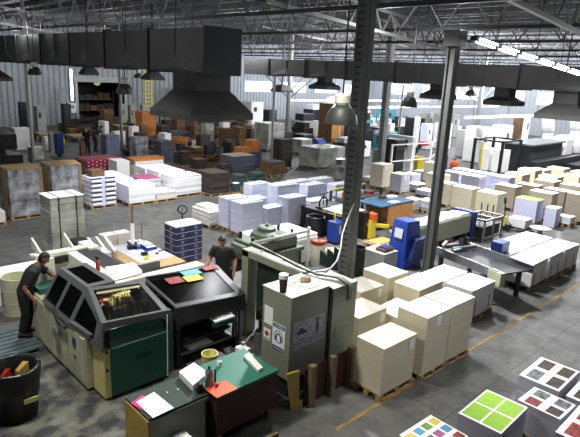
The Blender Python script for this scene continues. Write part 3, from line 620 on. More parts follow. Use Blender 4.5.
# interior seen through the glass
for i in range(10): W(MB().tube([(3.82+.1*i, 8.5, 1.24), (3.84+.1*i, 8.6, 1.44), (3.87+.1*i, 8.78, 1.4)], .02, 6)).build('clamp', 'yellow_wood', t)
W(MB().bar((3.78, 8.46, 1.3), (4.85, 8.46, 1.26), .05)).build('clamp_rail', 'old_wood', t)
q = MB()
for i in range(6): q.tube([(4.05+.05*i, 9.0, 1.35), (4.1+.07*i, 9.22, 1.58), (4.25+.05*i, 8.85, 1.6), (4.15+.07*i, 8.65, 1.3)], .016, 6)
W(q).build('air_hose', 'yellow_pale', t)
for x, y, z in ((3.98, 9.0, .2), (4.1, 8.92, .22), (4.04, 8.84, .18)): W(MB().lathe([(0, 1.2+z), (.06, 1.2+z), (.06, 1.32+z), (0, 1.32+z)], x, y, 12)).build('red_knob', 'orange', t)
W(MB().box(4.4, 8.95, 1.4, 4.62, 9.12, 1.56)).build('yellow_block', 'yellow_pale', t)
q = MB(); [q.box(3.8+.12*i, 8.62+(i*7 % 5)*.1, 1.22, 3.87+.12*i, 8.7+(i*7 % 5)*.12, 1.33+(i*3 % 4)*.05) for i in range(9)]; [q.tube([(3.75, 9.5+.2*i, 1.4), (4.3, 9.5+.2*i, 1.5)], .03) for i in range(5)]
W(q).build('mechanism', 'steel', t); W(MB().box(3.7, 8.3, 1.1, 4.88, 10.7, 1.2).box(3.9, 9.16, 1.2, 4.9, 9.19, 1.55)).build('inner_bed', 'black', t)
W(MB().bar((4.0, 9.08, 1.64), (4.85, 9.08, 1.57), .03)).build('inner_lamp', 'lamp_bar', t)
# green front unit
q = MB(); q.box(3.78, 8.1, .08, 4.86, 8.61, .98); W(q).build('front_cabinet', 'green', t, bev=.01)
q = MB(); q.hexa([(3.78, 8.1, .985), (4.86, 8.1, .985), (4.86, 8.5, .985), (3.78, 8.5, .985), (3.8, 8.26, 1.16), (4.84, 8.26, 1.13), (4.84, 8.45, 1.13), (3.8, 8.45, 1.16)])
q.box(3.8, 8.2, 1.1, 4.84, 8.26, 1.3); W(q).build('sloped_guard', 'green', t)
W(MB().box(3.66, 8.14, .05, 3.775, 8.6, .98)).build('side_post', 'yellow_pale', t); W(MB().box(4.87, 8.2, .1, 5.06, 8.6, 1.2)).build('side_box', 'green', t)
q = MB(); x = 4.24
for wd in (.045, .03, .04, .04, .03, .045): q.box(x, 8.092, .68, x+wd, 8.099, .715); x += wd+.012
W(q).build('badge', 'black', t)
W(MB().box(4.84, 8.05, .1, 4.855, 8.065, 1.35)).build('cord', 'white', t)
q = MB(); [q.lathe([(0, 0), (.03, 0), (.03, .06), (0, .06)], x, 8.2, 8) for x in ()]
for z in (.95, 1.05, .6): q.bar((3.7, 8.1, z), (3.7, 8.16, z), .04)
for x in (3.85, 4.9): q.bar((x, 8.24, 1.1), (x, 8.3, 1.14), .06)
W(q).build('fitting', 'dark_steel', t)
q = MB(); [q.box(x, y, 0, x+.12, y+.12, .08) for x, y in ((3.6, 8.7), (4.8, 8.7), (3.6, 11.0), (4.8, 11.0), (3.85, 8.15), (4.8, 8.15))]; W(q).build('foot', 'black', t)
# infeed head at the far end (white cross rails above the operator)
q = MB(); q.box(3.9, 11.35, .95, 4.1, 11.75, 1.66); q.box(4.85, 11.3, 1.05, 5.08, 11.9, 1.75); q.bar((3.75, 11.5, 1.7), (5.08, 11.5, 1.7), .12, .08); q.bar((3.75, 11.75, 1.66), (5.08, 11.75, 1.66), .1, .06)
q.hexa([(3.9, 12.1, 1.7), (3.94, 12.1, 1.7), (3.94, 11.6, 1.7), (3.9, 11.6, 1.7), (3.9, 12.1, 1.95), (3.94, 12.1, 1.95), (3.94, 11.6, 1.75), (3.9, 11.6, 1.75)])
q.hexa([(4.6, 12.1, 1.7), (4.64, 12.1, 1.7), (4.64, 11.6, 1.7), (4.6, 11.6, 1.7), (4.6, 12.1, 1.95), (4.64, 12.1, 1.95), (4.64, 11.6, 1.75), (4.6, 11.6, 1.75)])
W(q).build('infeed_rail', 'white_paint', t); W(MB().box(3.8, 11.4, 1.5, 5.15, 11.46, 1.64)).build('infeed_bar', 'dark_steel', t)
W(MB().box(4.1, 11.25, .1, 5.0, 12.3, .95)).build('infeed_cabinet', 'cream_paint', t); W(MB().box(3.6, 10.9, 1.08, 4.3, 11.3, 1.2)).build('green_fitting', 'green', t)
# things lying on the bed
q = MB(); ps = [(4.45, 9.3), (5.04, 9.3), (5.0, 9.95), (4.5, 9.85)]
q.add([(x, y, HZ-.01) for x, y in ps]+[(x, y, HZ-.01+.012*((i*2) % 3)+.01) for i, (x, y) in enumerate(ps)], [(0,3,2,1),(4,5,6,7),(0,1,5,4),(1,2,6,5),(2,3,7,6),(3,0,4,7)])
q.hexa([(4.5, 9.5, 1.72), (5.1, 9.4, 1.72), (5.15, 9.85, 1.72), (4.6, 10.0, 1.72), (4.5, 9.5, 1.75), (5.1, 9.4, 1.74), (5.15, 9.85, 1.77), (4.6, 10.0, 1.75)])
tag(q.build('paper_sheets', 'white'), 'crumpled white sheets lying on the machine bed', 'paper')
def lathe_thing(name, label, cat, x, y, z, parts, rz=0):
    t = thing(name, label, cat, (x, y, z), rz)
    for nm, prof, m in parts: MB().lathe(prof, n=18).build(nm, m, t, smooth=False)
    return t
lathe_thing('spray_bottle', 'black and red spray bottle standing on the white machine bed', 'bottle', 4.47, 10.05, HZ+.0, [('body', [(0, 0), (.04, 0), (.04, .16), (.015, .2), (0, .2)], 'red'), ('trigger', [(0, .2), (.03, .2), (.045, .27), (0, .29)], 'black'), ('base', [(.0, -.03), (.042, -.03), (.042, .0), (0, .001)], 'black')])

# ---------------------------------------------------------------- gathering unit (second hood)
t = thing('gathering_unit', 'low machine unit with black glazed sloping cover beside the green front', 'machine', (5.1, 8.2, 0))
def W(b): b.v = [(x-5.1, y-8.2, z) for x, y, z in b.v]; return b
fr = MB(); gl = MB()
quad_frame([(5.12, 8.2, 1.34), (6.78, 8.2, 1.2), (7.0, 9.5, 1.42), (5.12, 9.5, 1.55)], [(.04, .9, .1, .96)])
fr.hexa([(5.1, 8.18, 1.0), (6.75, 8.18, .9), (6.75, 8.26, .9), (5.1, 8.26, 1.0), (5.1, 8.18, 1.35), (6.78, 8.18, 1.22), (6.78, 8.26, 1.22), (5.1, 8.26, 1.35)])
fr.hexa([(6.72, 8.2, .85), (6.8, 8.2, .85), (7.02, 9.6, .9), (6.94, 9.6, .9), (6.72, 8.2, 1.22), (6.8, 8.2, 1.22), (7.02, 9.6, 1.42), (6.94, 9.6, 1.42)])
fr.box(5.1, 9.5, .8, 7.0, 9.6, 1.4)
W(fr).build('cover_frame', 'dark_hood', t); W(gl).build('cover_glass', 'tinted', t)
W(MB().box(5.12, 9.6, .8, 6.75, 9.9, 1.46)).build('rear_bed', 'white_paint', t); W(MB().box(5.12, 9.91, .8, 6.4, 10.4, 1.3)).build('rear_table', 'dark_hood', t); W(MB().box(5.3, 10.42, 1.1, 6.1, 10.46, 1.45)).build('rear_rail', 'steel', t)
W(MB().box(5.15, 8.4, .8, 7.0, 9.48, .9)).build('inner_bed', 'black', t)
q = MB(); [q.box(5.3+.19*i, 8.5+(i*5 % 7)*.11, .905, 5.42+.19*i, 8.62+(i*5 % 7)*.11, .98+(i*3 % 5)*.04) for i in range(8)]; q.bar((5.2, 9.2, 1.15), (6.9, 9.2, 1.1), .04); q.bar((5.2, 8.8, 1.1), (6.8, 8.8, 1.0), .03); W(q).build('mechanism', 'dark_steel', t)
q = MB(); [q.box(5.2+.1*i, 9.2+.04*(i % 3), 1.16, 5.26+.1*i, 9.3, 1.2) for i in range(5)]; W(q).build('bright_fitting', 'steel', t)
q = MB(); q.box(5.2, 8.5, .05, 7.0, 9.9, .12); q.box(5.25, 8.3, .5, 6.5, 8.9, .53); q.box(5.2, 8.9, .1, 6.9, 8.95, .8)
[q.box(x, y, 0, x+.08, y+.08, .85) for x in (5.2, 6.6) for y in (8.3, 9.8)]; W(q).build('stand', 'dark_steel', t)
W(MB().box(5.25, 8.3, .25, 6.6, 8.9, .3)).build('shelf', 'steel', t)
b = W(MB().box(5.95, 8.1, .72, 6.45, 8.3, .86)).build('switch_box', 'green', t); q = MB(); [q.lathe([(0, .86), (.025, .86), (.025, .89), (0, .89)], 6.08+.07*i, 8.2, 8) for i in range(5)]; q.box(5.95, 8.09, .83, 6.45, 8.3, .862) ; W(q).build('button_strip', 'white', b)
W(MB().lathe([(0, .89), (.03, .89), (.03, .92), (0, .92)], 6.0, 8.2, 10)).build('red_button', 'red', b)
W(MB().box(6.55, 8.25, .3, 6.6, 8.3, .95).box(6.75, 8.3, .1, 6.83, 8.38, .9).tube([(6.8, 8.6, .5), (6.85, 8.4, .3)], .03)).build('pipework', 'steel', t)
sh = [('stack_a', 5.35, 8.32, .531)]
tag(MB().box(5.5, 8.32, .301, 6.05, 8.6, .33).build('paper_sheets', 'white'), 'white sheets on the lower shelf of the black covered unit', 'paper')
def cover_z(x, y): return 1.34+(1.55-1.34)*(y-8.2)/1.3-.07*(x-5.12)
def on_cover(x0, y0, x1, y1, m, label):
    k = .03; P = [(x0, y0), (x1, y0), (x1, y1), (x0, y1)]
    q = MB(); q.hexa([(x, y, cover_z(x, y)+k) for x, y in P]+[(x, y, cover_z(x, y)+k+.01) for x, y in P]); return tag(q.build('printed_booklet', m), label, 'booklet')
on_cover(5.5, 9.0, 5.85, 9.25, 'print_red', 'red printed booklet on the black glass cover, left one'); on_cover(5.9, 8.98, 6.3, 9.2, 'print_yellow', 'yellow printed booklet beside the left red one'); on_cover(5.98, 9.22, 6.42, 9.42, 'print_cyan', 'pale blue printed booklet behind the yellow one')
on_cover(6.55, 9.3, 6.92, 9.46, 'print_red', 'red booklet at the far right corner of the black cover')
lathe_thing('metal_pot', 'dull steel glue pot standing right of the black covered unit', 'pot', 6.9, 7.8, 0, [('body', [(0, 0), (.13, 0), (.14, .5), (.12, .5), (.12, .05), (0, .05)], 'steel'), ('stand', [(.0, .5), (.05, .5), (.05, .75), (0, .75)], 'dark_steel')])
lathe_thing('yellow_bucket', 'yellow bucket behind the white paper block', 'bucket', 5.15, 7.15, 0.62, [('body', [(0, 0), (.12, 0), (.15, .24), (.135, .24), (.11, .02), (0, .02)], 'yellow_pale')])
tag(MB().box(4.85, 6.9, 0, 5.6, 7.45, .615).build('low_stand', 'dark_steel'), 'dark low stand carrying the yellow bucket', 'stand')
t = lathe_thing('jerry_can', 'white plastic jerry can behind the green topped bench', 'can', *at(243, 350, .6), .35, [('cap', [(0, .36), (.035, .36), (.035, .41), (0, .41)], 'grey_green')])
MB().hexa([(-.1,-.13,0),(.1,-.13,0),(.1,.13,0),(-.1,.13,0),(-.09,-.12,.3),(.09,-.12,.3),(.09,.12,.3),(-.09,.12,.3)]).lathe([(.09,.3),(.035,.36)]).build('body', 'white', t)
X, Y = at(243, 350, .6); tag(MB().box(X-.2, Y-.25, 0, X+.35, Y+.3, .345).build('low_box', 'grey_green'), 'grey box under the white jerry can', 'box')

# ---------------------------------------------------------------- foreground benches
t = thing('work_bench', 'grey steel bench with dark green top and yellow end panel', 'bench', (3.35, 6.08, 0))
MB().box(.03, 0.01, 0.02, .97, .68, .86).build('body', 'grey_green', t); MB().box(0, 0, .86, 1.0, .7, .9).build('top', 'dark_green', t); MB().box(-.02, .0, .02, .025, .68, .86).build('end_panel', 'yellow_wood', t)
MB().box(.0, -.02, .8, 1.0, 0.009, .86).build('front_edge', 'steel', t)
t = thing('wooden_bench', 'dark red wooden bench with bright green top', 'bench', (4.38, 5.88, 0))
MB().box(.02, .02, .22, 1.25, .92, .88).build('body', 'dark_red', t); MB().box(0, 0, .88, 1.27, .94, .93).build('top', 'green_top', t, bev=.01); MB().box(-.02, -.02, .931, .38, .3, .94).build('orange_sheet', 'orange', t)
for x in (.05, 1.1): MB().box(x, .05, 0, x+.1, .15, .22).build('leg', 'old_wood', t); MB().box(x, .8, 0, x+.1, .9, .22).build('leg', 'old_wood', t)
def sheet(pts, z, m, label, name='paper_sheet', th=.006, cat='paper'):
    q = MB(); q.hexa([(x, y, z) for x, y in pts]+[(x, y, z+th) for x, y in pts]); return tag(q.build(name, m), label, cat)
P4 = lambda pts, z: [at(x, y, z) for x, y in pts]
sheet(P4([(131, 404), (148, 414), (158, 404), (142, 396)], .9), .901, 'magenta', 'magenta pink folder under the white sheet on the bench', 'folder', .012, 'folder')
sheet(P4([(136, 402), (153, 418), (174, 408), (154, 392)], .92), .916, 'white', 'white paper sheet lying over the pink folder')
q = sheet(P4([(179, 372), (193, 386), (208, 373), (194, 363)], 1.0), .901, 'white', 'thick white block of paper on the green topped benches', 'paper_block', .11, 'paper block')
sheet(P4([(244, 356), (258, 371), (263, 368), (249, 353)], .97), .932, 'paper_warm', 'long pale block lying on the green bench top', 'pale_block', .05, 'block')
for i, (x, y) in enumerate((at(167, 393, .9), at(178, 390, .9))): tag(MB().cb(x, y, .908, .025, .02, .01).build('paper_scrap', 'white'), '%s small white scrap on the dark green bench top' % ('left' if i == 0 else 'right'), 'scrap')
X, Y = at(209, 385, .95)
lathe_thing('steel_flask', 'tall dented steel flask on the orange sheet', 'flask', X, Y, .942, [('body', [(0, 0), (.065, 0), (.065, .24), (.03, .29), (0, .29)], 'steel'), ('neck', [(0, .29), (.02, .29), (.02, .34), (0, .34)], 'black')])
X, Y = at(200, 389, .95); t = thing('tape_dispenser', 'small dark tape gun beside the steel flask', 'tool', (X, Y, .902)); MB().box(-.05, -.04, 0, .06, .04, .07).build('body', 'black', t); MB().tube([(0, -.03, .1), (0, .03, .1)], .045, 12).build('roll', 'dark_steel', t)
X, Y = at(219.5, 366, .93); lathe_thing('mug', 'white mug at the back edge of the green bench', 'mug', X, Y, .931, [('body', [(0, 0), (.04, 0), (.04, .09), (.033, .09), (.033, .01), (0, .01)], 'white')])
X, Y = at(215, 383, .94); tag(MB().tube([(X, Y, .945), (X+.01, Y+.01, 1.18)], .018, 10).build('dark_bottle', 'black'), 'thin black bottle right of the steel flask', 'bottle')
X, Y = at(217, 386, .94); q = MB().lathe([(0, 0), (.03, 0), (.03, .05), (0, .05)], n=12); tag(q.build('orange_cup', 'orange', loc=(X, Y, .942)), 'tiny orange cap on the orange sheet', 'cap')
tag(MB().hexa([(4.3, 5.55, 0), (5.3, 5.45, 0), (5.3, 5.5, 0), (4.3, 5.6, 0), (4.3, 5.55, .12), (5.3, 5.45, .12), (5.3, 5.5, .12), (4.3, 5.6, .12)]).build('floor_plank', 'old_wood'), 'old plank lying before the red wooden bench', 'plank')
X, Y = at(183, 437, .5); tag(MB().box(X-.1, Y-.12, .2, X+.1, Y+.12, .5).box(X-.2, Y-.2, 0, X+.2, Y+.2, .199).build('paper_bundle', 'white'), 'white paper corner showing at the bottom edge below the bench', 'paper')

# trash bin with bag, bottom left
X, Y = at(13, 366, .9)
t = thing('waste_bin', 'large round black waste bin lined with a black bag, bottom left', 'bin', (X, Y, 0))
MB().lathe([(0, 0.01), (.32, 0.01), (.36, .45), (.375, .46), (.38, .88), (.35, .88), (.33, .5), (0, .5)], n=28).build('drum', 'black_plastic', t, smooth=True)
MB().lathe([(.3, .66), (.34, .9), (.385, .93), (.41, .88), (.40, .72), (.385, .6)], n=28, wob=.03).build('bag', 'bag', t, smooth=True)
MB().cb(.12, -.385, .42, .22, .02, .08).build('label', 'yellow_pale', t)
for nm, m, x, y, r, lab in (('cardboard_scrap', 'yellow_wood', .16, .08, .1, 'yellow cardboard scrap in the waste bin'), ('red_scrap', 'red', -.12, .02, .08, 'red scrap in the waste bin')):
    tag(MB().hexa([(X+x-r, Y+y-r, .62), (X+x+r, Y+y-.05, .62), (X+x+r, Y+y+r, .62), (X+x-r, Y+y+r*.7, .62), (X+x-r, Y+y-r, .78), (X+x+r*.9, Y+y-r*.4, .88), (X+x+r*.4, Y+y+r, .84), (X+x-r, Y+y+r*.5, .74)]).build(nm, m), lab, 'scrap')
tag(MB().lathe([(0, .5), (.3, .5), (.28, .62), (.1, .66), (0, .64)], n=14, wob=.08).build('rubbish', 'bag', loc=(X, Y, 0.005)), 'dark rubbish filling the waste bin', 'rubbish')

# drums
def drum(px, py, z, r, label, m='white_paint', lid=None, h=.9, name='drum'):
    X, Y = at(px, py, z); t = thing(name, label, 'drum', (X, Y, 0))
    MB().lathe([(0, .0), (r, .0), (r*1.03, .02), (r, .04), (r, h*.33), (r*1.03, h*.35), (r, h*.37), (r, h*.66), (r*1.03, h*.68), (r, h*.7), (r, h-.02), (r*1.03, h), (r*.95, h), (r*.95, h-.2), (0, h-.2)], n=28).build('body', m, t)
    if lid: MB().lathe([(r*1.0, h-.12), (r*1.04, h-.1), (r*1.04, h+.005), (r*.9, h+.01), (r*.9, h-.03)], n=28).build('rim_band', lid, t)
    return X, Y
drum(16, 276, .9, .31, 'open white steel drum behind the operator', 'cream_paint')
X, Y = drum(319, 240, .8, .24, 'white drum with red rim right of the pump press', 'white_paint', 'red', .8)
tag(MB().lathe([(0, .62), (.2, .62), (.18, .68), (0, .7)], n=14).build('rag_heap', 'rag', loc=(X, Y, 0)), 'pale rags inside the red rimmed drum', 'rags')
drum(334, 250, .6, .26, 'low white tub left of the tall column foot', 'white_paint', None, .6, 'tub')
drum(358, 247, .85, .23, 'slim black bin right of the tall column foot', 'black', None, .85, 'bin')
drum(316, 216, .85, .33, 'black bag lined bin before the dark worktable', 'bag', None, .85, 'bin')
drum(443, 155, 1.0, .35, 'blue barrel behind the robot fence', 'blue', None, 1.0, 'barrel')
X, Y = at(454, 165, .3); t = thing('orange_ball', 'round orange canister on the floor right of the blue barrel', 'canister', (X, Y, 0)); MB().lathe([(0, 0), (.2, .05), (.28, .25), (.26, .45), (.14, .6), (0, .62)], n=18).build('body', 'orange', t, smooth=True); MB().lathe([(0, .62), (.06, .62), (.06, .7), (0, .7)], n=10).build('valve', 'black', t)

# ---------------------------------------------------------------- control cabinet, gate frame
t = thing('control_cabinet', 'tall grey green control cabinet with blue safety signs', 'cabinet', (6.1, 6.12, 0))
MB().box(0, 0, .42, .95, .74, 2.0).build('body', 'cabinet_grey', t, bev=.008); MB().box(-.01, -.01, 2.0, .96, .75, 2.02).build('top_plate', 'cream_paint', t)
MB().box(1.0, -.06, .3, 1.68, .8, 1.95).build('side_body', 'cabinet_grey', t, bev=.008); MB().box(.955, -.03, .3, .995, .8, 1.98).build('seam', 'dark_steel', t)
MB().box(.1, .1, .0, 1.6, .7, .295).box(.1, .1, .3, .9, .7, .41).build('plinth', 'dark_steel', t)
MB().box(1.12, -.072, .95, 1.4, -.061, 1.15).build('vent', 'cabinet_grey', t)
# left side stickers (X = -face)
MB().box(-.008, .45, 1.32, -.001, .68, 1.66).build('notice', 'white', t)
s = MB().box(-.008, .5, 1.0, -.001, .68, 1.22).build('warning_sign', 'white', t); MB().add([(-.012, .59+.05*math.cos(a), 1.13+.05*math.sin(a)) for a in [i*PI/6 for i in range(12)]], [tuple(range(12))]).box(-.012, .52, 1.02, -.009, .66, 1.04).build('red_mark', 'red', s)
def ring(cy, cz, r, wd, fx, axis):
    q = MB(); n = 28; vs = []
    for i in range(n):
        a = 2*PI*i/n
        for rr in (r, r-wd):
            u, v = cy+rr*math.cos(a), cz+rr*math.sin(a); vs.append((fx, u, v) if axis == 'x' else (u, fx, v))
    q.add(vs, [(2*i, 2*((i+1) % n), 2*((i+1) % n)+1, 2*i+1) for i in range(n)]); return q
s = MB().box(-.008, .12, .9, -.001, .44, 1.42).build('safety_sign', 'white', t)
q = ring(.28, 1.18, .12, .015, -.012, 'x'); q.box(-.012, .13, 1.34, -.009, .43, 1.41); q.box(-.012, .13, .91, -.009, .43, .99)
q.tube([(-.012, .28+.06*math.cos(a), 1.17+.07*math.sin(a)) for a in [i*PI/8 for i in range(9)]], .012, 6); q.box(-.014, .2, 1.1, -.009, .235, 1.19); q.box(-.014, .325, 1.1, -.009, .36, 1.19); q.build('ear_defender_symbol', 'signblue', s)
q = MB(); [q.box(-.0145, .16+.05*i, z, -.0125, .19+.05*i, z+.018) for i in range(5) for z in (.94, 1.365)]; q.build('lettering', 'white', s)
# front signs (Y = -face)
s = MB().box(.08, -.009, 1.0, .86, -.001, 1.52).build('safety_sign', 'grey_paper', t)
q = ring(.28, 1.32, .165, .013, -.013, 'y'); r2 = ring(.67, 1.32, .165, .013, -.013, 'y'); q.add(r2.v, r2.f)
q.box(.09, -.013, 1.09, .45, -.010, 1.14); q.box(.09, -.013, 1.03, .45, -.010, 1.075); q.box(.49, -.013, 1.09, .85, -.010, 1.14); q.box(.49, -.013, 1.03, .85, -.010, 1.075)
q.add([(x, -.013, z) for x, z in ((.16, 1.26), (.4, 1.26), (.41, 1.3), (.33, 1.34), (.3, 1.38), (.22, 1.39), (.2, 1.33), (.15, 1.33))], [tuple(range(8))])
q.add([(x, -.013, z) for x, z in ((.63, 1.18), (.66, 1.18), (.67, 1.29), (.68, 1.18), (.71, 1.18), (.72, 1.3), (.70, 1.4), (.72, 1.46), (.62, 1.46), (.64, 1.4), (.62, 1.3))], [tuple(range(11))])
q.add([(.67+.035*math.cos(a), -.0135, 1.455+.035*math.sin(a)) for a in [i*PI/6 for i in range(12)]], [tuple(range(12))])
q.build('boot_and_figure_symbols', 'signblue', s)
q = MB(); [q.box(x0+.035*i, -.016, z, x0+.02+.035*i, -.0135, z+.02) for x0 in (.12, .52) for i in range(9) for z in (1.105, 1.047)]; q.build('lettering', 'white', s)
# on the cabinet top
X, Y = at(283, 292, 2.02); lathe_thing('drinks_cup', 'tall red brown cup with pale lid on the control cabinet', 'cup', X, Y, 2.021, [('body', [(0, 0), (.06, 0), (.08, .26), (0, .26)], 'print_brown'), ('lid', [(.0, .26), (.085, .26), (.085, .33), (0, .33)], 'white')])
X, Y = at(306, 281, 2.04); tag(MB().lathe([(0, 0), (.09, 0), (.11, .04), (.07, .1), (0, .12)], n=9, wob=.25).build('rag', 'rag', loc=(X, Y, 2.021)), 'crumpled brown and white rag on the cabinet top', 'rag')
sheet([(6.45, 6.55), (6.75, 6.6), (6.72, 6.85), (6.4, 6.78)], 2.0215, 'paper_warm', 'thin booklet with dark edge on the cabinet top, rear', 'booklet', .015, 'booklet'); sheet([(6.62, 6.2), (6.95, 6.25), (6.92, 6.5), (6.58, 6.45)], 2.0215, 'paper_warm', 'thin booklet on the cabinet top nearest the seam', 'booklet', .015, 'booklet')
# cables
t2 = thing('cable_bundle', 'loose grey cables looping from the column over the cabinet', 'cable', (7.5, 6.5, 1.96))
def cab(pts, r=.018):
    return [(x-7.5, y-6.5, z-1.96) for x, y, z in pts]
for k in range(3): MB().tube(cab([(7.3+.05*k, 8.7, 2.1), (7.35, 8.0, 2.06), (7.25+.04*k, 7.2, 2.03), (7.3, 6.7, 2.0), (7.45+.05*k, 6.3, 2.02), (7.4+.05*k, 5.98, 1.98), (7.38+.05*k, 5.95, 1.7)]), .02, 6).build('cable', 'grey_green' if k else 'black', t2, smooth=True)
MB().tube(cab([(7.3, 6.75, 2.03), (7.6, 6.75, 1.98), (7.9, 6.85, 1.96), (8.3, 7.05, 1.97), (8.8, 7.4, 2.05), (9.3, 7.8, 2.2), (9.8, 8.1, 2.4), (10.25, 8.3, 2.7)]), .02, 6).build('cable', 'pale_steel', t2, smooth=True)
# gate-like arm
t = thing('gantry_frame', 'cream steel gantry arm with upright post left of the control cabinet', 'frame', (7.35, 8.75, 0))
MB().box(-.13, -.1, 0, .13, .12, 1.93).build('post', 'grey_green', t, bev=.006); MB().box(-.13, -1.75, 1.8, .13, .12, 1.95).build('beam', 'grey_green', t, bev=.006); MB().box(.1, -1.6, .3, .13, -.15, 1.75).build('green_panel', 'dark_green', t)
MB().box(-.1, -.5, .7, .1, -.45, .75).build('foot_rail', 'steel', t); MB().box(-.13, -1.75, .0, .13, -1.6, 1.8).build('rear_post', 'grey_green', t)
q = MB(); [q.lathe([(0, 1.951), (.03, 1.951), (.03, 1.98), (0, 1.98)], x, y, 8) for x, y in ((.08, -.3), (.08, -1.0))]; q.build('bolt', 'steel', t)
# upright pallet leaning on the cabinet
t = thing('leaning_pallet', 'wooden pallet stood on edge against the control cabinet', 'pallet', (6.25, 5.72, 0))
MB().box(0, .12, 0, 1.35, .15, .72).build('deck', 'dark_red', t)
for x in (.05, .58, 1.12): MB().box(x, .0, 0, x+.12, .119, .8).build('runner', 'old_wood', t)
tag(MB().hexa([(6.0, 5.9, 0), (6.12, 5.82, 0), (6.16, 5.9, 0), (6.04, 5.98, 0), (5.9, 5.95, .7), (6.14, 5.88, .72), (6.18, 5.93, .72), (5.94, 6.0, .7)]).build('leaning_board', 'yellow_wood'), 'short yellowish board leaning left of the upright pallet', 'board')

# ---------------------------------------------------------------- pump press
t = thing('pump_press', 'green grey press with domed top standing before the white flat stack', 'machine', (8.35, 9.95, 0)); t.scale = (.84, 1, 1.4)
q = MB(); q.box(0, 0, .75, 2.3, .95, .82); q.box(.1, .05, .4, 2.2, .2, .75); q.box(.1, .75, .4, 2.2, .9, .75)
[q.box(x, y, 0, x+.1, y+.1, .75) for x in (.05, 1.1, 2.15) for y in (.05, .8)]; q.build('frame', 'army_green', t)
MB().box(.2, .1, .82, 2.1, .85, 1.05).box(.0, .3, .82, .2, .8, 1.0).build('bed', 'army_green', t, bev=.03)
MB().lathe([(.5, 1.05), (.44, 1.13), (.28, 1.19), (.27, 1.24), (.2, 1.26), (.06, 1.26), (.05, 1.3), (0, 1.3)], 1.15, .48, 24).build('dome', 'army_green', t, smooth=False)
q = MB(); [q.lathe([(0, 1.05), (.05, 1.05), (.05, 1.17), (0, 1.17)], x, y, 10) for x, y in ((.3, .2), (.95, .05), (1.95, .2), (.4, .8), (2.0, .8))]; q.build('knob', 'black', t)
MB().tube([(.0, -.1, 1.15), (2.4, -.1, 1.15)], .035, 8).build('front_rail', 'pale_steel', t, smooth=True); MB().box(.1, -.05, .55, .5, .04, .8).build('motor', 'old_wood', t, bev=.02)
MB().tube([(2.35, -.1, 0), (2.35, -.1, 1.22)], .05, 8).build('side_post', 'pale_steel', t, smooth=True)
sheet([(9.1, 9.2), (10.6, 9.0), (10.7, 9.4), (9.2, 9.75)], .55, 'paper_top', 'white sheets on the low rail in front of the pump press', 'paper_sheets', .02); 
tag(MB().box(9.0, 8.95, 0, 10.8, 9.8, .545).build('low_table', 'dark_steel'), 'dark low table between pump press and gantry', 'table')
for i, y in enumerate((7.9, 8.2, 8.5)):
    gx, gy = at(320+7*i, 272-2*i, .3); tag(MB().prism([(gx-.02, .0), (gx+.35, .0), (gx+.35, .5), (gx+.2, .8), (gx-.02, .95)], gy, gy+.03).build('guard_plate', 'dark_green'), ('front', 'middle', 'rear')[i]+' of three dark green upright plates left of the column foot', 'plate')

